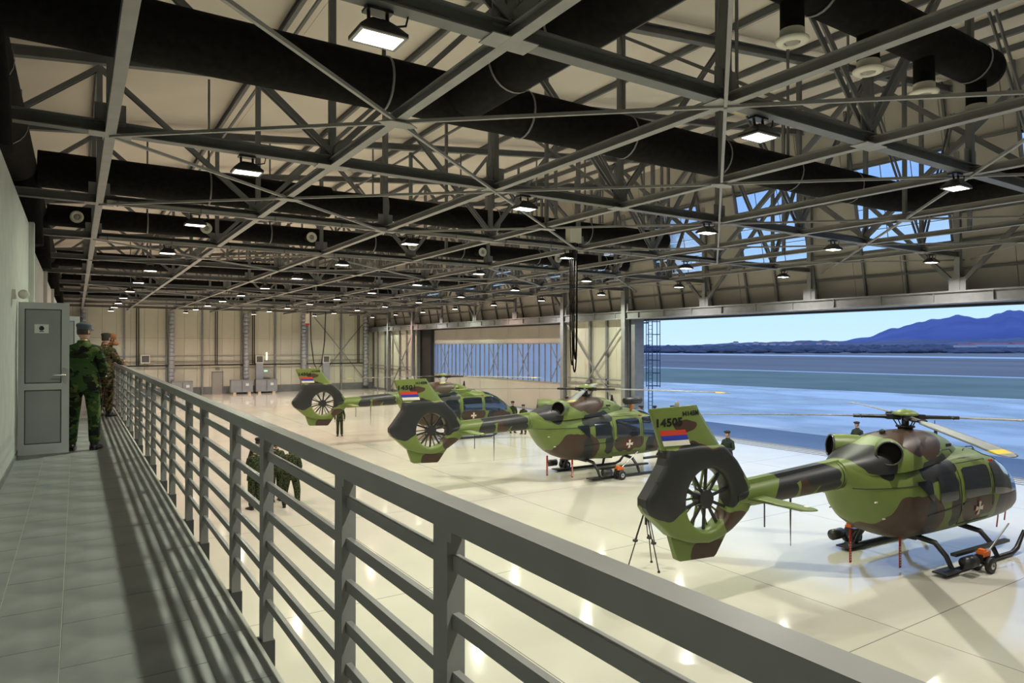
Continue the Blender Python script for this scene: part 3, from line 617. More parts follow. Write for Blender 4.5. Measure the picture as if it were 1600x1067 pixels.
# ================================================================== FLOODLIGHTS
def flood(mat):
    r = empty('floodlight', (0, 0, 0))
    MB().add([(x*a, y*b, z) for z, a, b in ((0, .25, .18), (.03, .25, .18), (.13, .15, .10), (.17, .08, .07)) for x, y in ((-1, -1), (1, -1), (1, 1), (-1, 1))], [(i*4+j, i*4+(j+1) % 4, (i+1)*4+(j+1) % 4, (i+1)*4+j) for i in range(3) for j in range(4)]+[(12, 13, 14, 15)]).build('housing', M['blackm'], r)
    MB().b2((-.215, -.145, -.012), (.215, .145, 0)).build('lens', M[mat], r)
    MB().b2((-.25, -.18, -.015), (.25, -.145, 0)).b2((-.25, .145, -.015), (.25, .18, 0)).b2((-.25, -.145, -.015), (-.215, .145, 0)).b2((.215, -.145, -.015), (.25, .145, 0)).build('bezel', M['steel_light'], r)
    MB().tube([(-.1, 0, .16), (-.1, .02, .28)], .02, 8).tube([(.1, 0, .16), (.1, .02, .28)], .02, 8).b2((-.14, -.06, .26), (.14, .1, .29)).build('bracket', M['blackm'], r)
    MB().tube([(.12, 0, .14), (.3, 0, .2), (.33, 0, .33), (.2, .05, .42), (.1, .1, .38)], .012, 6).build('cable', M['black'], r)
    return r
tint = {'lens_white': (1, .95, .86), 'lens_pink': (1, .70, .58), 'lens_green': (.95, 1, .78)}
protos = {}
XL = [2.55, 8.5, 14.5, 20.4, 26.6]
lr = random.Random(4)
used = set()
for k in range(1, 12):
    for i, x in enumerate(XL):
        mat = lr.choices(['lens_white', 'lens_pink', 'lens_green'], [4, 3, 3])[0]
        if (k, i) == (3, 0) or (k, i) == (4, 0): mat = 'lens_pink'
        if k == 1 or (k, i) == (2, 0): mat = 'lens_white' if i != 0 else 'lens_green'
        if mat not in protos: protos[mat] = flood(mat); o = protos[mat]
        else: o = copy_tree(protos[mat])
        o.location = (x, TY[k]+.06, ZB-.30); o.rotation_euler = (0, 0, 0)
        tag(o, 'floodlight under the %s roof truss back from the camera, %s from the gallery' % (ORD[k], ORD[i]), 'lamp', 'floodlights under the roof trusses')
        ld = bpy.data.lights.new('lamp_light', 'AREA'); ld.shape = 'RECTANGLE'; ld.size = .13; ld.size_y = .09; ld.energy = LAMP_W; ld.color = tint[mat]; ld.spread = math.radians(150)
        lo = bpy.data.objects.new('lamp_light', ld); C.objects.link(lo); lo.parent = o; lo.location = (0, 0, -.03); lo.visible_camera = True
# the two lamps behind the camera that light the gallery
for x in (2.55, 8.5):
    o = copy_tree(protos['lens_green']); o.location = (x, TY[0]+.06, ZB-.30)
    tag(o, 'floodlight under the truss directly overhead, %s the gallery, outside the picture' % ('just beside' if x < 3 else 'farther from'), 'lamp', 'floodlights out of frame')
    ld = bpy.data.lights.new('lamp_light', 'AREA'); ld.shape = 'RECTANGLE'; ld.size = .13; ld.size_y = .09; ld.energy = LAMP_W; ld.color = (1, .97, .85); ld.spread = math.radians(150)
    lo = bpy.data.objects.new('lamp_light', ld); C.objects.link(lo); lo.parent = o; lo.location = (0, 0, -.03)
# roof heater box and junction box with hanging cables
hb_ = empty('roof_heater', (11.4, 9.2, 9.75)); tag(hb_, 'beige box heater hung under the roof near the white diffusers', 'heater')
MB().b2((-.45, -.2, 0), (.45, .2, .2)).build('casing', M['wood'], hb_); MB().bar((0, 0, .2), (0, 0, 2.9), .05, .05).build('hanger', M['steel'], hb_)
jb = empty('junction_box', (14.6, 18.75, 8.75)); tag(jb, 'white junction box fixed to a roof truss with cables hanging', 'box')
MB().b2((-.24, -.14, -.25), (.24, .14, .28)).build('casing', M['white'], jb); MB().b2((-.25, -.15, .28), (.25, .15, .30)).build('lid', M['whited'], jb)
MB().tube([(0, -.05, -.25), (.02, -.05, -.8)], .07, 8).build('gland', M['blackm'], jb)
for dx, zb, wd2 in ((-.1, -4.5, .16), (-.02, -4.75, .22), (.06, -4.3, .12)):
    MB().tube([(dx+wd2/2*(1-math.cos(a))-.05, .02*dx, -.25+(zb+.25)*math.sin(a)**.35) for a in [PI*k/24 for k in range(25)]], .026, 6).build('hanging_cable', M['matte_black'], jb)
x, z = at(480, 490, 62); r = empty('hoist', (x, 62, z-.5)); tag(r, 'lit white hoist unit hanging near the far wall with a cable loop', 'hoist')
MB().b2((-.15, -.12, -.4), (.15, .12, .5)).build('casing', M['white'], r); MB().b2((-.16, -.13, -.55), (.16, .13, -.4)).build('hook_block', M['red'], r)
MB().tube([(0, 0, .5), (0, 0, .95)], .03, 6).build('chain', M['blackm'], r)
MB().tube([(.3, 0, .7), (.35, 0, -2), (.6, 0, -4), (.9, 0, -4.6), (1.3, 0, -4.2), (1.6, 0, -2), (1.7, 0, .7)], .05, 8).build('cable_loop', M['black'], r)

for k, lab in ((3, 'ribbed grey cable tray under the roof truss behind the second black duct'), (4, 'ribbed grey cable tray under the next truss farther back')):
    r = empty('cable_tray', (0, TY[k]-.2, ZB+.02)); tag(r, lab, 'cable tray')
    MB().b2((.6, -.06, -.06), (22, .06, -.045)).b2((.6, -.06, -.06), (22, -.05, .04)).b2((.6, .05, -.06), (22, .06, .04)).build('tray', M['steel_light'], r)
    MB().tube([(.6, 0, -.01), (22, 0, -.01)], .035, 8).build('cable', M['blackm'], r)
    for i in range(12): MB().b2((.8+1.82*i, -.07, -.07), (.84+1.82*i, .12, .05)).build('tray_clip', M['steel'], r)
# ================================================================== RAILING
rl = empty('gallery_railing', (.83, 0, GZ)); tag(rl, 'long grey steel railing with horizontal bars along the gallery edge', 'railing')
MB().b2((-.033, -3, 1.03), (.033, YF-1.3, 1.095)).build('top_rail', M['rail'], rl)
for z in (.94, .79, .64, .49, .34, .19): MB().b2((-.010, -3, z-.02), (.010, YF-1.3, z+.02)).build('rail_bar', M['rail'], rl)
k = 0; y = -2.45
pm_ = MB(); pm_.b2((-.026, -.040, -.06), (.026, .040, 1.03)); pm_ = pm_.mesh('post'); pm_.materials.append(M['rail'])
bm_ = MB(); bm_.b2((-.05, -.045, -.26), (.034, .045, -.005)); bm_ = bm_.mesh('post_bracket'); bm_.materials.append(M['bracket'])
tb_ = MB(); tb_.b2((-.03, -.07, 1.0), (.0, -.040, 1.03)); tb_ = tb_.mesh('weld_tab'); tb_.materials.append(M['rail'])
y = 1.59-2.03*2
while y < YF-2.4:
    for dy in (0, .82):
        p = link('post', pm_, None, rl); p.location = (0, y+dy, 0)
        b = link('post_bracket', bm_, None, p)
        if y < 9: link('weld_tab', tb_, None, p)
    y += 2.035

# ================================================================== GALLERY DOORS
def gallery_door(idx, y, x1, label):
    r = empty('door_%d' % idx, (-.66, y, GZ+.02)); struct(r, label); W = x1+.66; Hh = 2.08
    fr = MB().b2((0, -.03, 0), (.07, .03, Hh)).b2((W-.09, -.03, 0), (W, .03, Hh)).b2((.07, -.03, 0), (W-.09, .03, .14)).b2((.07, -.03, Hh-.09), (W-.09, .03, Hh)).b2((.07, -.03, .88), (W-.09, .03, .97))
    fr.build('door_frame', M['doorw'], r)
    for z0, z1 in ((.14, .88), (.97, Hh-.09)):
        MB().b2((.07, -.012, z0), (W-.09, .012, z1)).build('door_panel', M['doorp'], r)
        MB().b2((.07, -.02, z0), (.08, -.012, z1)).b2((W-.10, -.02, z0), (W-.09, -.012, z1)).b2((.08, -.02, z0), (W-.1, -.012, z0+.01)).b2((.08, -.02, z1-.01), (W-.1, -.012, z1)).build('door_gasket', M['gasket'], r)
    MB().b2((W-.065, -.045, .96), (W-.03, -.03, 1.18)).build('handle_plate', M['chrome'], r)
    MB().tube([(W-.047, -.04, 1.08), (W-.047, -.09, 1.08), (W-.19, -.09, 1.08)], .011, 10).build('door_handle', M['chrome'], r)
    return r, W
r, W = gallery_door(7, 11.35, -.08, 'open white and grey door beside the nearest soldier')
nt_ = MB().b2((W/2-.11, -.0135, 1.66), (W/2+.05, -.012, 1.78)).build('paper_notice', M['paper'], r)
MB().lathe((W/2-.03, -.0145, 1.725), [(.001, 0), (.03, 0), (.03, -.001)], 16, 'y').b2((W/2-.055, -.0155, 1.68), (W/2-.005, -.0145, 1.69)).b2((W/2-.05, -.0155, 1.755), (W/2-.01, -.0145, 1.76)).build('printed_emblem', M['ink'], nt_)
gallery_door(8, 16.3, .06, 'second open white door farther along the gallery')
r = empty('wall_spotlight', (-.675, 10.5, 5.55)); tag(r, 'small white spotlight fixed on the left wall', 'lamp')
MB().b2((0, -.05, -.06), (.04, .05, .06)).build('mount', M['white'], r); MB().lathe((.12, -.03, 0), [(.0, .09), (.045, .08), (.06, -.02), (.055, -.06), (0, -.06)], 14, 'y').build('lamp_head', M['white'], r)

# ================================================================== HELICOPTERS
SEC = [(4.32, 1.02, 1.08, .03), (4.26, .93, 1.2, .2), (4.1, .84, 1.38, .42), (3.85, .76, 1.62, .58), (3.5, .70, 1.9, .71), (3.1, .66, 2.15, .80), (2.6, .64, 2.36, .86), (2.0, .63, 2.46, .88), (1.0, .62, 2.50, .89), (0, .62, 2.50, .89),
       (-.7, .64, 2.50, .89), (-1.1, .70, 2.50, .87), (-1.45, .82, 2.50, .82), (-1.75, .98, 2.50, .74), (-2.0, 1.18, 2.50, .65), (-2.2, 1.42, 2.49, .56), (-2.38, 1.68, 2.48, .46), (-2.52, 1.86, 2.475, .36), (-2.62, 1.90, 2.47, .29)]
def sec_at(x):
    if x >= SEC[0][0]: return SEC[0][1:]
    for a, b in zip(SEC[:-1], SEC[1:]):
        if a[0] >= x >= b[0]:
            t = (a[0]-x)/(a[0]-b[0]); return tuple(a[i]+(b[i]-a[i])*t for i in (1, 2, 3))
    return SEC[-1][1:]
NEXP = 2.7
def surf(x, a, off=0):
    zb, zt, w_ = sec_at(x); zc = (zb+zt)/2-.12*(zt-zb)/2; ca, sa = math.cos(a), math.sin(a)
    h_ = (zt-zc) if sa >= 0 else (zc-zb)
    r_ = (abs(ca)**NEXP+abs(sa)**NEXP)**(-1/NEXP)
    return (x, (w_+off)*ca*r_, zc+(h_+off)*sa*r_)
def side_y(x, z, off=0):
    zb, zt, w_ = sec_at(x); zc = (zb+zt)/2-.12*(zt-zb)/2; h_ = (zt-zc) if z >= zc else (zc-zb)
    v = min(.999, abs(z-zc)/h_); return (w_)*(1-v**NEXP)**(1/NEXP)+off
def side_patch(x0, x1, zb, zt, sgn, off=.012, nx=12, nz=6, rnd_=.08):
    m_ = MB(); vs = []
    for i in range(nx+1):
        x = x0+(x1-x0)*i/nx; u = 2*i/nx-1; k = (1-abs(u)**8)
        b = zb(x) if callable(zb) else zb; t = zt(x) if callable(zt) else zt; mid = (b+t)/2; hh = (t-b)/2*(1-rnd_*2*abs(u)**10)
        for j in range(nz+1):
            z = mid-hh+2*hh*j/nz; vs.append((x, sgn*side_y(x, z, off), z))
    fs = [(i*(nz+1)+j, (i+1)*(nz+1)+j, (i+1)*(nz+1)+j+1, i*(nz+1)+j+1) for i in range(nx) for j in range(nz)]
    return m_.add(vs, fs, True)
def outline_patch(x0, x1, zb, zt, sgn, t=.03, off=.016):
    p = []
    def P(x, z): return (x, sgn*side_y(x, z, off), z)
    n = 8
    for i in range(n+1): p.append(P(x0+(x1-x0)*i/n, zb))
    for i in range(1, 5): p.append(P(x1, zb+(zt-zb)*i/4))
    for i in range(1, n+1): p.append(P(x1+(x0-x1)*i/n, zt))
    for i in range(1, 5): p.append(P(x0, zt+(zb-zt)*i/4))
    return MB().tube(p, t/2, 6, False)
def xz_prism(poly_, y0, y1):
    n = len(poly_); return MB().add([(x, y0, z) for x, z in poly_]+[(x, y1, z) for x, z in poly_], [tuple(range(n)), tuple(range(n, 2*n))[::-1]]+[(i, n+i, n+(i+1) % n, (i+1) % n) for i in range(n)])
FC = (-6.46, 2.11); FR = .56
def shroud():
    # outline around the fenestron (local x, z), half thickness edge
    out = [(-5.33, 1.84), (-5.36, 2.3), (-5.7, 2.76), (-6.04, 3.07), (-6.7, 3.11), (-7.44, 3.09), (-7.45, 2.86), (-7.78, 2.42), (-7.95, 2.22), (-7.9, 2.03), (-7.6, 1.78), (-7.3, 1.52), (-6.9, 1.38), (-6.45, 1.32), (-6.1, 1.4), (-5.87, 1.48), (-5.6, 1.64)]
    N = 64; m_ = MB(); cx, cz = FC
    def hit(a):
        dx, dz = math.cos(a), math.sin(a); best = 9
        for (x1, z1), (x2, z2) in zip(out, out[1:]+out[:1]):
            ex, ez = x2-x1, z2-z1; den = dx*ez-dz*ex
            if abs(den) < 1e-9: continue
            t = ((x1-cx)*ez-(z1-cz)*ex)/den; u = ((x1-cx)*dz-(z1-cz)*dx)/den
            if t > 0 and -1e-6 <= u <= 1+1e-6: best = min(best, t)
        return best
    loops = []
    def ring(fn, y): loops.append([(cx+math.cos(a)*fn(a), y, cz+math.sin(a)*fn(a)) for a in [k*2*PI/N for k in range(N)]])
    T = .19
    def mid(k): return lambda a: FR+(hit(a)-FR)*k
    ring(lambda a: FR, 0.0); ring(lambda a: FR, T*.6); ring(lambda a: FR+.03, T*.9); ring(lambda a: FR+.07, T); ring(mid(.45), T*.97); ring(mid(.8), T*.93); ring(mid(.94), T*.82); ring(mid(.985), T*.7); ring(mid(1), T*.55)
    for sg in (1, -1):
        vs = [(x, y*sg, z) for l in loops for x, y, z in l]
        fs = [(i*N+j, i*N+(j+1) % N, (i+1)*N+(j+1) % N, (i+1)*N+j) for i in range(len(loops)-1) for j in range(N)]
        if sg < 0: fs = [f[::-1] for f in fs]
        m_.add(vs, fs, True)
    l = loops[-1]; vs = [(x, y, z) for x, y, z in l]+[(x, -y, z) for x, y, z in l]
    m_.add(vs, [(j, (j+1) % N, N+(j+1) % N, N+j) for j in range(N)], False)
    return m_
def text_mesh(s, size, ext=.002, bold=.012):
    cu = bpy.data.curves.new('t', 'FONT'); cu.body = s; cu.size = size; cu.extrude = ext; cu.offset = bold*size; cu.space_character = 1.05
    o = bpy.data.objects.new('t', cu); C.objects.link(o); bpy.context.view_layer.update()
    me = bpy.data.meshes.new_from_object(o.evaluated_get(bpy.context.evaluated_depsgraph_get()))
    bpy.data.objects.remove(o); return me
def place_text(me, name, par, x, z, y, sgn, mat, kx=1.0):
    o = link(name, me, mat, par); o.rotation_euler = (PI/2, 0, 0 if sgn < 0 else PI); o.location = (x, y, z); o.scale = (kx, 1, 1); return o
def blade_mesh():
    m_ = MB(); st_ = [(.95, .05, .05), (1.15, .09, .04), (1.4, .26, .035), (2.0, .31, .032), (4.2, .31, .026), (4.75, .31, .024), (4.76, .31, .024), (5.08, .29, .022), (5.09, .29, .022), (5.25, .22, .02), (5.33, .1, .014)]
    vs = []; mis = []
    for r_, c_, t_ in st_:
        dz = -.009*(r_-1)**2*.55
        for u, v in ((-.55, 0), (-.2, .5), (.2, .45), (.45, 0), (.2, -.4), (-.2, -.45)): vs.append((r_, u*c_, dz+v*t_))
    n = 6
    for i in range(len(st_)-1):
        for j in range(n): m_.add([], []); m_.f.append((i*n+j, i*n+(j+1) % n, (i+1)*n+(j+1) % n, (i+1)*n+j)); m_.sm.append(True); m_.mi.append(1 if i in (6, 7) else 0)
    m_.v = vs; return m_
def make_heli(serial, rotor_deg, label, loc, rz, extras=False):
    h = empty('helicopter', loc, rz); tag(h, label, 'helicopter'); P = M['heli']
    NA = 40; xs = []
    for a, b in zip(SEC[:-1], SEC[1:]):
        for k in range(3): xs.append(a[0]+(b[0]-a[0])*k/3)
    xs.append(SEC[-1][0]); vs = [surf(x, 2*PI*k/NA) for x in xs for k in range(NA)]
    fs = []; mi = []
    fu = MB()
    fu.add(vs, [(i*NA+j, i*NA+(j+1) % NA, (i+1)*NA+(j+1) % NA, (i+1)*NA+j) for i in range(len(xs)-1) for j in range(NA)], True)
    fu.add([surf(SEC[0][0], 2*PI*k/NA) for k in range(NA)], [tuple(range(NA))[::-1]]); fu.build('fuselage', P, h)
    # windscreen glass wrapped round the nose
    def wrap(x0, x1, a0, a1, off, nx=14, na=12, shape=None):
        vs = []
        for i in range(nx+1):
            x = x0+(x1-x0)*i/nx
            for j in range(na+1):
                u = j/na; lo, hi = (a0, a1) if shape is None else shape(i/nx); vs.append(surf(x, lo+(hi-lo)*u, off))
        return MB().add(vs, [(i*(na+1)+j, (i+1)*(na+1)+j, (i+1)*(na+1)+j+1, i*(na+1)+j+1) for i in range(nx) for j in range(na)], True)
    for s in (1, -1):
        b0 = PI/2
        wrap(2.25, 4.2, 0, 0, .012, shape=lambda u: ((PI/2-.03, PI/2-.62-.25*u) if s > 0 else (PI/2+.03, PI/2+.62+.25*u))).build('windscreen', M['canopyglass'] if False else M['cglass'], h)
    for s in (-1, 1):
        sd = side_patch(2.12, 3.62, lambda x: 1.40-(x-2.1)*.03, lambda x: 2.16-(max(0, x-2.6))**1.5*.55, s, .014, 16, 6, .05).build('front_side_window', M['cglass'], h)
        d_ = side_patch(.64, 2.02, .86, 2.24, s, .010, 14, 10, .02).build('sliding_door', P, h)
        side_patch(.78, 1.93, 1.46, 2.14, s, .022, 12, 6, .05).build('door_window', M['cglass'], d_)
        outline_patch(.64, 2.02, .88, 2.24, s, .014, .014).build('door_seal', M['gasket'], d_)
        MB().box((.76, s*(side_y(.76, 1.36)+.02), 1.36), (.14, .03, .04)).build('door_handle', M['blackm'], d_)
        side_patch(-.22, .5, 1.47, 2.07, s, .016, 8, 6, .05).build('cabin_window', M['cglass'], h)
        side_patch(-1.0, -.48, lambda x: 1.95-(x+1.0)*.85, 2.0, s, .016, 8, 4, .05).build('rear_window', M['cglass'], h)
        MB().bar((-.7, s*(side_y(-.7, 1.25)+.012), 1.25), (.66, s*(side_y(.66, 1.34)+.012), 1.34), .02, .022).build('door_rail', M['gasket'], h)
        # cross emblem
        cx, cz = 1.40, 1.18
        for k in range(4):
            a = k*PI/2; dx, dz = math.cos(a), math.sin(a); pts = [(cx+dx*.03-dz*.03, cz+dz*.03+dx*.03), (cx+dx*.15-dz*.055, cz+dz*.15+dx*.055), (cx+dx*.15+dz*.055, cz+dz*.15-dx*.055), (cx+dx*.03+dz*.03, cz+dz*.03-dx*.03)]
            vs = [(x, s*side_y(x, z, .028), z) for x, z in pts]; MB().add(vs, [(0, 1, 2, 3)]).build('emblem_arm', M['flagw'], h)
            q2 = [(cx+(x-cx)*1.22, cz+(z-cz)*1.22) for x, z in pts]; MB().add([(x, s*side_y(x, z, .026), z) for x, z in q2], [(0, 1, 2, 3)]).build('emblem_edge', M['flagr'], h)
        MB().add([(x, s*side_y(x, z, .029), z) for x, z in ((cx-.045, cz), (cx, cz-.045), (cx+.045, cz), (cx, cz+.045))], [(0, 1, 2, 3)]).build('emblem_centre', M['flagw'], h)
        # seats glimpsed behind the glass are darker shapes: cushions on top of sills
        # exhaust
        ex = (-1.5, s*.50, 2.62); d = Vector((-.80, s*.55, .10)).normalized()
        p0 = Vector(ex)-d*.26
        MB().cone(p0, d, [(.30, 0), (.29, .3), (.255, .58)]).build('exhaust_pipe', M['green'], h)
        MB().cone(p0, d, [(.256, .575), (.25, .61), (.23, .612), (.225, .59)]).build('exhaust_rim', M['gunmetal'], h)
        MB().cone(p0, d, [(.226, .60), (.222, .49), (.001, .48)], smooth=False).build('exhaust_liner', M['matte_black'], h)  # shallow matte black plug, the dark inside of the pipe put into colour
        # engine intake grille on cowling side
        MB().box((.55, s*.66, 2.66), (.18, .03, .07)).build('cowling_vent', M['gasket'], h)
        # skid gear
        sy = s*1.12
        MB().tube([(-.55, sy, .06), (2.35, sy, .06), (2.6, sy, .14), (2.95, sy, .5)], [.055, .055, .055, .04], 12).build('skid_tube', M['blackm'], h)
        MB().box((-.42, sy, .09), (.62, .30, .03)).build('ski_plate', M['blackm'], h)
        MB().box((.9, sy+s*.04, .42), (2.3, .12, .06)).build('step_board', M['blackm'], h)
        for cxx in (-.3, 1.6): MB().tube([(cxx, s*.35, .66), (cxx+.02, s*.8, .60), (cxx+.08, s*1.0, .35), (cxx+.1, sy, .08)], [.065, .06, .055, .05], 12).build('cross_tube', M['blackm'], h)
        # dolly wheels on skid
        wx = .55; dy_ = empty('ground_handling_wheel') if False else None
    MB().tube([(-.3, -.4, .62), (-.3, .4, .62)], .065, 12).tube([(1.6, -.4, .68), (1.6, .4, .68)], .065, 12).build('centre_cross_tube', M['blackm'], h)
    # engine cowling
    CW = [(1.75, 2.40, 2.47, .16), (1.5, 2.38, 2.60, .34), (1.15, 2.36, 2.78, .46), (.7, 2.3, 2.92, .58), (.2, 2.3, 2.98, .66), (-.4, 2.28, 2.99, .74), (-.9, 2.26, 2.95, .80), (-1.35, 2.24, 2.86, .80), (-1.75, 2.22, 2.74, .72), (-2.1, 2.2, 2.62, .58), (-2.4, 2.2, 2.53, .42), (-2.62, 2.2, 2.48, .27)]
    vs = []; n = 28
    for x, zb, zt, w_ in CW:
        for k in range(n+1):
            a = PI*k/n; ca, sa = math.cos(a), math.sin(a); r_ = (abs(ca)**2.5+abs(sa)**2.5)**(-1/2.5)
            vs.append((x, w_*ca*r_, zb+(zt-zb)*sa*r_))
    MB().add(vs, [(i*(n+1)+j, i*(n+1)+j+1, (i+1)*(n+1)+j+1, (i+1)*(n+1)+j) for i in range(len(CW)-1) for j in range(n)], True).build('engine_cowling', P, h)
    sm = MB()
    sm.tube([surf(-2.0-.0*k, a, .004) for k, a in enumerate([PI*.0+i*PI/16 for i in range(0, 1)])]*1+[(0, 0, 0)], .001, 3) if False else None
    seam = [( x, -side_y(x, 1.93, .006), 1.93) for x in [-2.5+.1*i for i in range(22)]]
    MB().tube(seam, .008, 5, False).tube([(x, -y, z) for x, y, z in seam], .008, 5, False).build('clamshell_seam', M['gasket'], h)
    for x, z in ((-2.1, 1.65), (-1.85, 1.28)):
        for s in (-1, 1): MB().box((x, s*(side_y(x, z)+.006), z), (.12, .02, .03)).build('latch', M['flagw'], h)
    # tail boom
    MB().tube([(-2.45, 0, 2.19), (-2.75, 0, 2.17), (-4.0, 0, 2.11), (-5.2, 0, 2.06), (-5.75, 0, 2.06)], [.30, .295, .262, .23, .2], 28).build('tail_boom', P, h)
    MB().tube([(-2.7, 0, 2.17), (-2.72, 0, 2.17)], .303, 28).build('boom_joint', M['gasket'], h)
    MB().add([(x, y, z) for x, z, w_ in ((-2.6, 2.44, .12), (-4.0, 2.36, .11), (-5.4, 2.28, .10)) for y, z in ((-w_, z-.03), (-w_*.7, z+.06), (w_*.7, z+.06), (w_, z-.03))], [(i*4+j, i*4+j+1, (i+1)*4+j+1, (i+1)*4+j) for i in range(2) for j in range(3)], False).build('drive_shaft_fairing', P, h)
    MB().tube([(-4.8, 0, 1.85), (-4.8, 0, 1.36)], .014, 8).build('rod_antenna', M['blackm'], h)
    MB().tube([(-4.03, 0, 1.88), (-4.03, 0, 1.45), (-4.03, 0, .88)], [.022, .016, .006], 8).build('rod_antenna', M['blackm'], h)
    # tail: shroud, fin, bumper
    shroud().build('fenestron_shroud', P, h)
    fin = [(-6.02, 3.08), (-6.62, 3.80), (-6.66, 3.82), (-7.74, 3.78), (-7.76, 3.74), (-7.44, 3.06)]
    fn = MB(); loopv = []
    for y, k in ((-.10, 1), (.10, 1)):
        pass
    nF = 8; vs = []
    for i in range(nF+1):
        u = i/nF; z = 2.98+.82*u; xl = -7.43-.33*u; xr = -5.97-.65*u; tk_ = .13*(1-u)+.045*u
        for q in range(13):
            s_ = [0, .08, .25, .5, .75, .95, 1, 1, .95, .75, .5, .25, .08][q]; sg = 1 if q < 7 else -1; th_ = [0, .55, .9, 1, .85, .55, .45, .45, .55, .85, 1, .9, .55][q]
            vs.append((xr+(xl-xr)*s_, sg*tk_*th_, z+(.03*(1-s_) if i == nF else 0)))
    fn.add(vs, [(i*13+j, i*13+(j+1) % 13, (i+1)*13+(j+1) % 13, (i+1)*13+j) for i in range(nF) for j in range(13)], True); fn.add(vs[-13:], [tuple(range(13))]); fn.build('upper_fin', P, h)
    bp_ = [(-5.85, 1.5), (-6.18, 1.06), (-6.24, 1.02), (-7.08, 1.06), (-7.15, 1.1), (-7.32, 1.58), (-6.6, 1.42)]; xz_prism(bp_, -.055, .055).build('tail_bumper', P, h)
    MB().lathe((-7.1, 0, 3.84), [(.04, -.06), (.045, .02), (.03, .06), (.001, .08)], 10).build('tail_beacon', M['whited'], h)
    MB().box((-7.68, -.10, 2.32), (.12, .08, .12)).build('tail_light', M['white'], h)
    MB().box((-7.62, -.11, 2.5), (.14, .08, .10)).build('tail_camera', M['blackm'], h)
    # fenestron rotor
    fe = MB().tube([(FC[0], -.10, FC[1]), (FC[0], .10, FC[1])], .17, 24).build('fenestron_hub', M['blackm'], h)
    for k in range(10):
        a = k*2*PI/10+.25; d = Vector((math.cos(a), 0, math.sin(a))); p0 = Vector((FC[0], -.04, FC[1]))
        MB().bar(p0+d*.16, p0+d*.55, .055, .03, up=(0, 1, 0)).build('fenestron_blade', M['blackm'], fe)
    for k in range(10):
        a = k*2*PI/10+.05; d = Vector((math.cos(a), 0, math.sin(a))); p0 = Vector((FC[0], .12, FC[1]))
        MB().bar(p0+d*.10, p0+d*.57, .03, .04, up=(0, 1, 0)).build('stator_vane', M['green'], fe)
    MB().tube([(FC[0], .06, FC[1]), (FC[0], .2, FC[1])], .11, 20).build('gearbox_fairing', M['green'], fe)
    # stabiliser
    for s in (-1, 1):
        MB().add([(x, s*y, 2.02+z) for y, c_, t_ in ((.18, .32, .035), (.8, .29, .03), (1.32, .26, .025), (1.42, .12, .012)) for x, z in ((-5.2+c_*.6, 0), (-5.2+c_*.3, t_), (-5.2-c_*.4, t_*.5), (-5.2-c_, 0), (-5.2-c_*.4, -t_*.5), (-5.2+c_*.3, -t_))], [(i*6+j, i*6+(j+1) % 6, (i+1)*6+(j+1) % 6, (i+1)*6+j) for i in range(3) for j in range(6)]+[(18, 19, 20, 21, 22, 23)], True).build('stabiliser', M['green'], h)
        MB().lathe((-5.15, s*1.2, 2.045), [(.001, .005), (.045, .004), (.05, 0)], 12).build('position_light', M['white'], h)
    # markings on both sides of the fin
    def fin_y(x, z):
        u = max(0, min(1, (z-2.98)/.82)); xl = -7.43-.33*u; xr = -5.97-.65*u; q = max(0, min(1, (xr-x)/(xr-xl)))
        S_ = [(0, 0), (.08, .55), (.25, .9), (.5, 1), (.75, .85), (.95, .55), (1, .45)]
        for (a, p), (b, r_) in zip(S_[:-1], S_[1:]):
            if a <= q <= b: return (.13*(1-u)+.045*u)*(p+(r_-p)*(q-a)/(b-a))
        return 0
    for s in (-1, 1):
        for nm, txt, sz, bo, X0, Z0, wd_ in (('serial_number', serial, .19, .04, -7.62, 3.485, .58), ('type_marking', 'H145M', .115, .04, -7.02, 3.65, .42)):
            me = text_mesh(txt, sz, .001, bo); xs_ = [v_.co.x for v_ in me.vertices]; lo_, hi_ = min(xs_), max(xs_)
            for v_ in me.vertices:
                t_x = (v_.co.x-lo_)/(hi_-lo_)*wd_; x_ = X0+t_x if s < 0 else X0+wd_-t_x; z_ = Z0+v_.co.y+.02*(x_-X0)
                v_.co = (x_, s*(fin_y(x_, z_)+.011), z_)
            link(nm, me, M['ink'], h)
        for i, mt in enumerate(('flagr', 'flagb', 'flagw')):
            z1 = 3.415-i*.092; z0 = z1-.092; q = lambda z: -7.565+(3.415-z)*.36; vs = []
            for k in range(9):
                for z in (z0, z1): x_ = q(z)+.58*k/8; vs.append((x_, s*(fin_y(x_, z)+.006), z))
            MB().add(vs, [(2*k, 2*k+2, 2*k+3, 2*k+1) for k in range(8)]).build('flag_stripe', M[mt], h)
    # main rotor
    ro = MB().tube([(0, 0, 2.9), (0, 0, 3.02), (0, 0, 3.05), (0, 0, 3.3)], [.16, .16, .08, .075], 16).build('rotor_mast', M['blackm'], h)
    MB().lathe((0, 0, 3.02), [(.1, 0), (.2, .01), (.2, .05), (.1, .06)], 20).build('swashplate', M['blackm'], ro)
    MB().lathe((0, 0, 3.33), [(.02, -.05), (.27, -.02), (.28, .01), (.22, .06), (.12, .10), (.001, .12)], 24).build('hub_cap', M['green'], ro)
    bmesh_ = blade_mesh().mesh('rotor_blade'); bmesh_.materials.append(M['blade']); bmesh_.materials.append(M['yellow'])
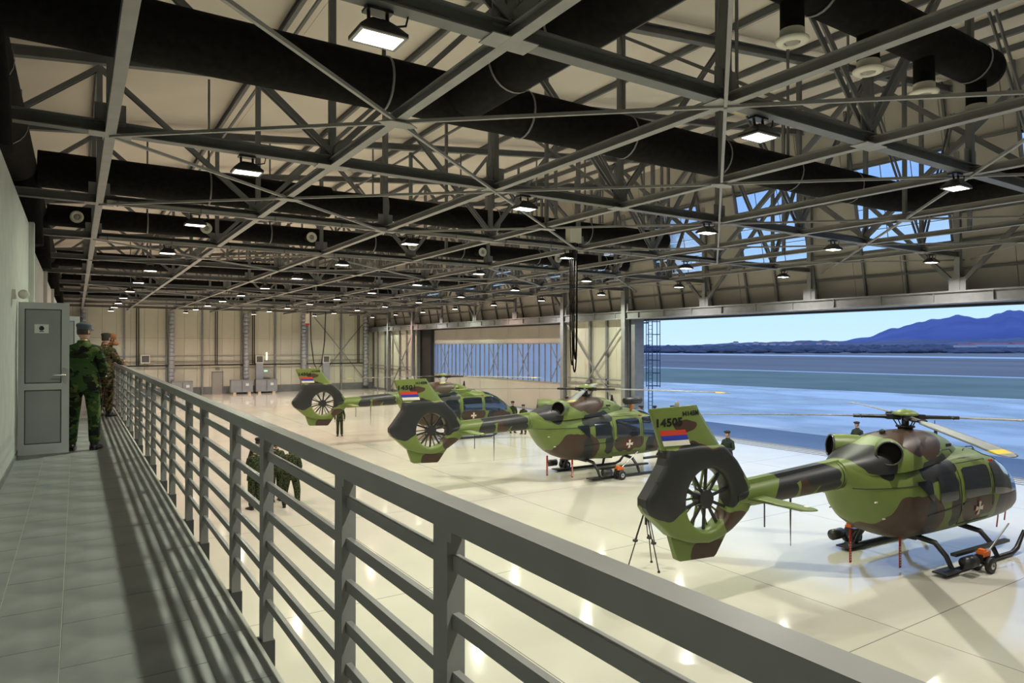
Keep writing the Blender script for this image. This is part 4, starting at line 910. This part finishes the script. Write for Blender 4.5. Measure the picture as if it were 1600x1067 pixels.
    for k in range(4):
        a = math.radians(rotor_deg+90*k)-rz; R_ = Matrix.Rotation(a, 3, 'Z'); T = lambda p: R_ @ Vector(p)
        bl = link('rotor_blade', bmesh_, None, ro); bl.location = (0, 0, 3.27); bl.rotation_euler = (math.radians(6), 0, a)
        MB().tube([T((.1, 0, 3.26)), T((.5, 0, 3.27)), T((1.1, 0, 3.27))], [.07, .045, .04], 10).box(T((.34, 0, 3.27)), (.12, .16, .12), R_).build('blade_cuff', M['blackm'], ro)
        MB().tube([T((.95, -.14, 3.27)), T((.95, .14, 3.27))], .03, 8).lathe(T((.95, .13, 3.27)), [(.001, -.04), (.045, 0), (.001, .04)], 8).lathe(T((.95, -.13, 3.27)), [(.001, -.04), (.045, 0), (.001, .04)], 8).build('lag_weight', M['blackm'], ro)
        MB().tube([T((.17, .05, 3.06)), T((.3, .1, 3.26))], .014, 6).build('pitch_link', M['blackm'], ro)
    # small roof items
    MB().add([(x, y, z) for y in (-.012, .012) for x, z in ((1.35, 2.55), (1.15, 2.6), (1.25, 3.0), (1.3, 3.0))], [(0, 1, 2, 3), (7, 6, 5, 4), (0, 4, 5, 1), (1, 5, 6, 2), (2, 6, 7, 3), (3, 7, 4, 0)]).build('wire_cutter', M['blackm'], h)
    MB().tube([(.95, -.15, 2.8), (.95, -.15, 3.15)], .008, 6).build('whip_antenna', M['blackm'], h)
    for y_ in (-.62, -.5): MB().bar((.1, -.80, 2.44), (.55, -.74, 2.50), .03, .03)
    MB().tube([(.0, -.72, 2.5), (.1, -.72, 2.58), (.5, -.70, 2.58), (.6, -.70, 2.5)], .014, 6).build('grab_handle', M['blackm'], h)
    MB().tube([(1.1, -.68, 2.5), (1.2, -.68, 2.58), (1.55, -.66, 2.56), (1.62, -.66, 2.5)], .014, 6).build('grab_handle', M['blackm'], h)
    MB().lathe((-.9, .0, 2.96), [(.06, -.01), (.07, .04), (.04, .07), (.001, .08)], 12).build('anti_collision_light', M['blackm'], h)
    for s in (-1, 1):
        MB().tube([(4.15, s*.2, 1.15), (4.55, s*.2, 1.12)], .014, 8).build('pitot_tube', M['white'], h)
        MB().box((4.5, s*.2, .92), (.035, .01, .36), Matrix.Rotation(.2, 3, 'Y')).build('warning_ribbon', M['red'], h)
    MB().box((3.9, -.3, .62), (.05, .012, .34), Matrix.Rotation(.25, 3, 'Y')).build('warning_ribbon', M['red'], h)
    MB().box((3.4, -.35, .52), (.05, .012, .34), Matrix.Rotation(.25, 3, 'Y')).build('warning_ribbon', M['red'], h)
    for x, y in ((-1.55, .35), (-.95, -.42)):
        z_t = .8 if y > 0 else .72
        rb = MB().box((x, y, z_t/2+.03), (.075, .012, z_t-.05)).build('tie_down_ribbon', M['red'], h)
        for k in range(8): MB().box((x, y-.008, .12+k*.055), (.035, .003, .03)).build('ribbon_lettering', M['flagw'], rb)
    MB().box((1.95, -.86, 2.23), (.1, .05, .05)).build('red_lamp', M['red'], h)
    MB().tube([(.3, -.2, .64), (1.1, -.2, .60)], .03, 8).build('belly_antenna', M['blackm'], h)
    if extras:
        MB().tube([(1.5, -.45, 2.78), (1.56, -.45, 2.78), (2.3, -.45, 2.78), (2.36, -.45, 2.78)], [.10, .14, .14, .10], 18).build('hoist_pod', M['blackm'], h)
        MB().tube([(1.9, -.45, 2.66), (1.9, -.4, 2.42)], .05, 10).build('pod_bracket', M['orange'], h)
        MB().lathe((3.0, -.95, .62), [(.001, -.22), (.12, -.2), (.2, -.08), (.2, .1), (.12, .2), (.001, .22)], 18, 'x').build('camera_ball', M['blackm'], h)
        MB().tube([(2.1, -.9, .58), (2.9, -.95, .6)], .05, 10).build('ball_arm', M['blackm'], h)
    return h
M['cglass'] = principled('dark_canopy_glass', (.018, .024, .035), .04, 0, 1.0)
M['cglass'].node_tree.nodes['Principled BSDF'].inputs['Coat Weight'].default_value = .6
HL = [('14505', -137, 'camouflage helicopter numbered 14505, nearest the camera', (16.15, 8.3, 0), math.radians(-2.7)),
      ('14501', -134, 'camouflage helicopter numbered 14501, middle of the three, with black roof pod', (16.4, 20.3, 0), math.radians(-1.8)),
      ('14504', 153, 'camouflage helicopter farthest from the camera, numbered 14504', (16.6, 32.7, 0), math.radians(-1.8))]
helis = [make_heli(a, b, c_, d, e_, i == 1) for i, (a, b, c_, d, e_) in enumerate(HL)]
# ground handling wheel carriages beside skids
def dolly(hidx, x, y, label):
    loc, rz = HL[hidx][3], HL[hidx][4]; p = Matrix.Rotation(rz, 3, 'Z') @ Vector((x, y, 0))+Vector(loc)
    r = empty('wheel_dolly', p, rz); tag(r, label, 'dolly', 'skid wheel dollies')
    for s in (-1, 1):
        yy = s*.13; MB().tube([(0, yy-.05, .17), (0, yy-.04, .17), (0, yy+.04, .17), (0, yy+.05, .17)], [.14, .17, .17, .14], 20).build('wheel', M['black'], r)
        MB().lathe((0, yy-.052, .17), [(.001, -.01), (.07, -.008), (.08, 0)], 16, 'y').build('wheel_hub', M['chrome'], r)
    MB().tube([(0, -.2, .17), (0, .2, .17)], .025, 8).build('axle', M['blackm'], r)
    MB().box((-.02, 0, .40), (.28, .16, .10)).box((-.08, 0, .47), (.12, .12, .06)).build('jack_body', M['orange'], r)
    MB().b2((-.2, -.06, .2), (-.14, .06, .4)).b2((.1, -.06, .2), (.14, .06, .4)).build('jack_leg', M['blackm'], r)
    MB().tube([(.08, -.05, .45), (.75, -.15, .98)], .016, 8).build('pump_handle', M['chrome'], r)
    MB().lathe((-.6, 0, .3), [(.001, -.2), (.13, -.18), (.13, .18), (.001, .2)], 14, 'x').build('float_cylinder', M['blackm'], r)
dolly(0, .55, -1.38, 'orange and black wheel dolly at near skid of the nearest helicopter')
dolly(0, .1, 1.4, 'black wheel dolly at far skid of the nearest helicopter')
dolly(1, .5, -1.38, 'orange wheel dolly at near skid of the middle helicopter')
dolly(1, .0, 1.4, 'dark wheel dolly at far skid of the middle helicopter')

# ================================================================== TRIPOD
def gp(px, py, z=0):
    D = F*(H-z)/(py-541); lat = (px-800)/F*D; return (lat*ct+D*st, -lat*st+D*ct)
tx, ty = gp(1009, 886); r = empty('camera_tripod', (tx, ty, 0)); tag(r, 'black camera tripod standing beside the nearest tail fin', 'tripod')
MB().tube([(0, 0, .95), (0, 0, 1.28)], .03, 10).build('centre_column', M['blackm'], r)
MB().b2((-.06, -.06, 1.22), (.06, .06, 1.30)).box((0, 0, 1.36), (.08, .16, .10)).tube([(0, 0, 1.4), (0, 0, 1.45)], .04, 10).build('pan_head', M['blackm'], r)
for k in range(3):
    a = k*2*PI/3+.5; d = Vector((math.cos(a), math.sin(a), 0)); s_ = Vector((-d.y, d.x, 0))*.03
    lg = MB().tube([Vector((0, 0, 1.22))+d*.04+s_, d*.24+Vector((0, 0, .6))+s_], .011, 8).tube([Vector((0, 0, 1.22))+d*.04-s_, d*.24+Vector((0, 0, .6))-s_], .011, 8).tube([d*.20+Vector((0, 0, .68)), d*.40+Vector((0, 0, .02))], .013, 8).build('leg', M['blackm'], r)
    MB().box(d*.24+Vector((0, 0, .6)), (.08, .08, .05)).build('leg_clamp', M['blackm'], lg); MB().lathe(d*.40, [(.03, 0), (.03, .03), (.01, .05)], 8).build('rubber_foot', M['black'], lg)

# ================================================================== PEOPLE
def skin_mesh(verts, edges, radii, root=0, sub=1):
    me = bpy.data.meshes.new('s'); me.from_pydata(verts, edges, []); o = bpy.data.objects.new('s', me); C.objects.link(o)
    md = o.modifiers.new('k', 'SKIN'); md.use_smooth_shade = True
    sv = me.skin_vertices[0].data
    for i, r_ in enumerate(radii): sv[i].radius = r_ if isinstance(r_, tuple) else (r_, r_); sv[i].use_root = (i == root)
    o.modifiers.new('u', 'SUBSURF').levels = sub
    bpy.context.view_layer.update(); res = bpy.data.meshes.new_from_object(o.evaluated_get(bpy.context.evaluated_depsgraph_get()))
    bpy.data.objects.remove(o); return res
def person(label, loc, rz, scale=1.0, cloth='camo3', hat='beret', arms='down', lean_=0.0, turn=0.0, group=None, stance=.11, hatmat=None, bulk=1.0, headturn=0.0):
    r = empty('person', loc, rz); r.scale = (scale,)*3; tag(r, label, 'person', group)
    ly = lambda z: lean_*max(0, z-.95)
    V = []; E_ = []; R_ = []
    def v(x, y, z, rad, par=None):
        V.append((x, y+ly(z), z)); R_.append(tuple(q*(bulk if z < 1.46 and z > .2 else 1) for q in rad) if isinstance(rad, tuple) else rad*(bulk if .2 < z < 1.46 else 1)); i = len(V)-1
        if par is not None: E_.append((par, i))
        return i
    pel = v(0, 0, .96, (.165, .125)); wa = v(0, 0, 1.12, (.15, .115), pel); chs = v(0, .0, 1.30, (.18, .13), wa); up = v(0, -.01, 1.41, (.115, .095), chs)
    nk = v(0, .0, 1.50, .062, up); nk2 = v(0, .02, 1.57, .06, nk); hands = []
    for s in (-1, 1):
        hp = v(s*.095, 0, .88, (.10, .105), pel); kn = v(s*stance, .025, .50, (.075, .08), hp); an = v(s*(stance+.01), -.01, .18, (.070, .078), kn); v(s*(stance+.01), -.01, .07, (.068, .076), an)
        sh = v(s*.172, -.01, 1.395, (.078, .08), up)
        if arms == 'down': el, wr_, hd_ = (s*.255, -.04, 1.13), (s*.25, .05, .89), (s*.245, .075, .80)
        elif arms == 'rail': el, wr_, hd_ = (s*.27, .08, 1.17), (s*.20, .32, 1.13), (s*.18, .41, 1.12)
        elif arms == 'folded': el, wr_, hd_ = (s*.27, .03, 1.14), (s*.10, .21, 1.14), (s*.02, .23, 1.15)
        elif arms == 'back': el, wr_, hd_ = (s*.27, -.07, 1.13), (s*.10, -.17, .97), (s*.04, -.19, .93)
        else: el, wr_, hd_ = (s*.25, .0, 1.13), (s*.19, .20, 1.02), (s*.16, .28, 1.02)
        e1 = v(*el, .058, sh); w1 = v(*wr_, .042, e1); hands.append((s, V[w1], hd_))
    me = skin_mesh(V, E_, R_, 0, 1)
    mb = MB(); mb.add([p.co for p in me.vertices], [tuple(p.vertices) for p in me.polygons], True, 0)
    # neck skin
    for i, f_ in enumerate(mb.f):
        zc = sum(mb.v[q][2] for q in f_)/len(f_)
        if zc > 1.50 and abs(sum(mb.v[q][0] for q in f_)/len(f_)) < .085: mb.mi[i] = 1
    # head: ellipsoid with brow, nose, chin, ears
    hc = Vector((0, .025+ly(1.66), 1.665)); Rm = Matrix.Rotation(headturn, 3, 'Z'); nlat, nlon = 14, 20; vs = []
    for i in range(nlat+1):
        t = PI*i/nlat; z = math.cos(t); rr = math.sin(t)
        for j in range(nlon):
            a = 2*PI*j/nlon; x, y = rr*math.cos(a), rr*math.sin(a); X = .077*x; Y = .098*y; Z = .122*z
            if z < 0: X *= (1+.28*z*abs(1)); Y *= (1+.10*z); 
            if y > .75 and abs(x) < .28 and -.35 < z < .15: Y += .020*(1-abs(x)/.28)*(1 if z < 0 else .4)
            if y > .6 and -.75 < z < -.5: Y += .006
            if y > .5 and .05 < z < .2 and abs(x) > .2: Y -= .006
            vs.append(hc+Rm @ Vector((X, Y, Z)))
    mb.add(vs, [(i*nlon+j, (i+1)*nlon+j, (i+1)*nlon+(j+1) % nlon, i*nlon+(j+1) % nlon) for i in range(nlat) for j in range(nlon)], True, 1)
    for s in (-1, 1):
        ec = hc+Rm @ Vector((s*.079, -.005, -.012)); mb.add([ec+Rm @ Vector((s*.012*a, .02*b, .032*c_)) for a, b, c_ in ((0, -1, 0), (0, 1, 0), (0, 0, 1), (0, 0, -1), (1, 0, 0), (-1, 0, 0), (1, -.6, .7))], [(4, 0, 6), (4, 2, 1), (4, 1, 3), (4, 3, 0), (6, 0, 2), (4, 6, 2)], True, 1)
        ey = hc+Rm @ Vector((s*.032, .086, .004)); mb.lathe(ey, [(.001, .008), (.01, .006), (.012, 0)], 8, 'y', mi=3)
    mo = hc+Rm @ Vector((0, .087, -.062)); mb.box(mo, (.045, .008, .008), Rm, mi=4)
    # hands with fingers
    for s, w_, hd_ in hands:
        w_ = Vector(w_); hv = Vector((hd_[0], hd_[1]+ly(hd_[2]), hd_[2])); d = (hv-w_).normalized(); side = Vector((0, 1, 0)) if abs(d.y) < .6 else Vector((1, 0, 0)); side = (side-d*side.dot(d)).normalized(); nrm = d.cross(side)
        pv = [tuple(w_-d*.01), tuple(w_+d*.05), tuple(w_+d*.085)]; pe = [(0, 1), (1, 2)]; pr = [(.026, .022), (.038, .018), (.040, .016)]
        hm = skin_mesh(pv, pe, pr, 0, 1); mb.add([p.co for p in hm.vertices], [tuple(p.vertices) for p in hm.polygons], True, 1)
        for q, ln in ((-1.5, .062), (-.5, .075), (.5, .07), (1.5, .056)):
            b0 = w_+d*.08+side*(q*.019); k1 = b0+d*ln*.5+nrm*.004*s; k2 = b0+d*ln*.85+nrm*.018*s; mb.tube([b0, k1, k2], [.0095, .009, .007], 6, True, 1)
        b0 = w_+d*.03+side*.034; mb.tube([b0, b0+side*.022+d*.02, b0+side*.030+d*.05], [.012, .011, .009], 6, True, 1)
    # boots
    for s in (-1, 1):
        fx = s*(stance+.01); vs = []
        for yy, w2, h2 in ((-.085, .030, .05), (-.06, .042, .10), (0, .045, .125), (.06, .046, .085), (.13, .050, .06), (.185, .040, .05), (.205, .02, .03)):
            for cx_, cz_ in ((-1, 0), (-1, .6), (-.5, 1), (.5, 1), (1, .6), (1, 0)): vs.append((fx+cx_*w2+s*yy*.15, yy, cz_*h2))
        mb.add(vs, [(i*6+j, i*6+(j+1) % 6, (i+1)*6+(j+1) % 6, (i+1)*6+j) for i in range(6) for j in range(6)]+[(0, 1, 2, 3, 4, 5), (41, 40, 39, 38, 37, 36)], True, 2)
        mb.tube([(fx, -.012, .07), (fx, -.012, .13)], [.056, .060], 12, True, 2)
    mb.build('body', [M[cloth], M['skin'], M['boots'], M['ink'], M['red'] if False else M['lip']], r)
    # jacket hem and collar
    def oval(z, a, b, n=20): return [(a*math.cos(k*2*PI/n), b*math.sin(k*2*PI/n)+ly(z), z) for k in range(n)]
    hem = MB(); rings = [(1.22, .165*bulk, .13*bulk), (1.05, .172*bulk, .138*bulk), (.90, .195*bulk, .155*bulk), (.82, .20*bulk, .16*bulk), (.82, .185*bulk, .145*bulk)]
    vs = [p for z, a, b in rings for p in oval(z, a, b)]; hem.add(vs, [(i*20+j, i*20+(j+1) % 20, (i+1)*20+(j+1) % 20, (i+1)*20+j) for i in range(len(rings)-1) for j in range(20)], True)
    hem.build('jacket', M[cloth], r)
    cl = MB(); vs = [p for z, a, b in ((1.45, .095, .09), (1.535, .074, .078), (1.54, .066, .068)) for p in oval(z, a, b)]; cl.add(vs, [(i*20+j, i*20+(j+1) % 20, (i+1)*20+(j+1) % 20, (i+1)*20+j) for i in range(2) for j in range(20)], True); cl.build('collar', M[cloth], r)
    # hair and hat
    hr = MB(); vs = []
    for i in range(8):
        t = PI*.62*i/7; z = math.cos(t); rr = math.sin(t)
        for j in range(20):
            a = 2*PI*j/20; y = rr*math.sin(a); k = 1.03 if not (y > .35 and z < .45) else .94; vs.append(hc+Rm @ Vector((.078*k*rr*math.cos(a), .099*k*y, .123*1.02*z)))
    hr.add(vs, [(i*20+j, (i+1)*20+j, (i+1)*20+(j+1) % 20, i*20+(j+1) % 20) for i in range(7) for j in range(20)], True); hr.build('hair', M['hair'], r)
    ht = MB(); hm_ = M[hatmat] if hatmat else M['beret']
    if hat == 'beret': prof = [(.085, .035, 1.0), (.098, .055, 1.0), (.122, .085, 1.0), (.115, .115, 1.0), (.06, .135, 1.0), (.001, .138, 1)]
    elif hat == 'cap': prof = [(.086, .03, 1), (.088, .06, 1), (.096, .085, 1), (.088, .108, 1), (.05, .122, 1), (.001, .124, 1)]
    else: prof = [(.09, .0, 1), (.105, .05, 1), (.10, .11, 1), (.05, .15, 1), (.001, .155, 1)]
    vs = [hc+Rm @ Vector((rr*.92*math.cos(2*PI*j/24)+(.012 if hat == 'beret' and rr > .1 else 0), rr*1.16*math.sin(2*PI*j/24), z)) for rr, z, _ in prof for j in range(24)]
    ht.add(vs, [(i*24+j, i*24+(j+1) % 24, (i+1)*24+(j+1) % 24, (i+1)*24+j) for i in range(len(prof)-1) for j in range(24)], True)
    if hat == 'cap':
        n = 10; vs = []
        for k in range(n+1):
            a = PI*(.15+.7*k/n); vs += [hc+Rm @ Vector((.082*math.cos(a), .098*math.sin(a), .045)), hc+Rm @ Vector((.088*math.cos(a), .098*math.sin(a)+.075*math.sin(PI*k/n), .025)), hc+Rm @ Vector((.088*math.cos(a), .098*math.sin(a)+.073*math.sin(PI*k/n), .019))]
        ht.add(vs, [(k*3+j, (k+1)*3+j, (k+1)*3+j+1, k*3+j+1) for k in range(n) for j in range(2)], True)
    ht.build('hat', hm_, r)
    if hat == 'fur':
        fb = MB(); fb.tube([hc+Vector((.15*math.cos(a), -.02+.14*math.sin(a), -.10)) for a in [k*2*PI/16 for k in range(17)]], .05, 10, False); fb.build('fur_collar', M['fur'], r)
    return r
M['lip'] = principled('lips', (.35, .13, .10), .6)
def facing(dx, dy): return math.atan2(-dx, dy)
# gallery
person('soldier in green camouflage and slate cap seen from behind by the open door', (.09, 11.62, GZ), facing(.25, 1), 1.03, 'camo1', 'cap', 'front', 0, hatmat='cap', stance=.13, bulk=1.12, headturn=-.5)
person('soldier in brown camouflage with dark cap leaning at the railing', (.50, 16.9, GZ), facing(.75, 1), 1.0, 'camo2', 'cap', 'rail', .06, hatmat='hardhat', bulk=1.12)
person('person with orange-brown fur hat leaning over the railing', (.60, 19.6, GZ), facing(1, .3), 1.0, 'jacket', 'fur', 'rail', .16, hatmat='fur', bulk=1.1)
# hall floor, lower left group
def floor_person(label, px, py, rz, **k):
    x, y = gp(px, py); return person(label, (x, y, 0), rz, **k)
floor_person('soldier in dark camouflage seen through the railing, front left of the group', 399, 795, .3, scale=1.08, arms='front', bulk=1.15)
floor_person('soldier in dark camouflage standing just behind the front left one', 404, 777, -.2, scale=1.08, bulk=1.15)
floor_person('broad soldier in dark camouflage with a stooped back, right of the group', 455, 792, -.4, scale=1.08, arms='front', bulk=1.30, stance=.17, lean_=.12)
floor_person('soldier in dark camouflage behind the broad one at the railing gap', 432, 783, .2, scale=1.08, bulk=1.15)
# beside the far fin
floor_person('soldier whose legs show below the farthest tail fin', 531, 681, 2.8, scale=1.0, stance=.10)
floor_person('taller man in beret beside nose of the farthest helicopter', 801, 676, facing(-.3, -1), scale=1.0, cloth='camo3', arms='back')
floor_person('shorter man in beret standing right of the taller man', 818, 678, facing(-.8, -.6), scale=.92, cloth='camo3', arms='folded')
for px, lab, rz, cl, ar in ((1002, 'man in beret standing left of the ladder behind the middle helicopter', .5, 'jacket', 'folded'), (1023, 'broad soldier seen from behind at foot of the ladder', -.3, 'camo3', 'front'), (1051, 'man in beret mostly hidden by the nearest tail fin', .3, 'jacket', 'down')):
    D = 35.5; lat = (px-800)/F*D; person(lab, (lat*ct+D*st, -lat*st+D*ct, 0), rz, 1.0, cl, 'beret', ar, bulk=1.15 if px == 1023 else 1.0)
for px, D, lab, rz in ((1137, 25, 'man in dark green jacket and beret just right of the nearest tail fin', facing(-1, -.1)), (1339, 28, 'man in beret behind the exhaust of the nearest helicopter', facing(-1, .1))):
    lat = (px-800)/F*D; person(lab, (lat*ct+D*st, -lat*st+D*ct, 0), rz, 1.0, 'jacket', 'beret', 'folded', headturn=0)
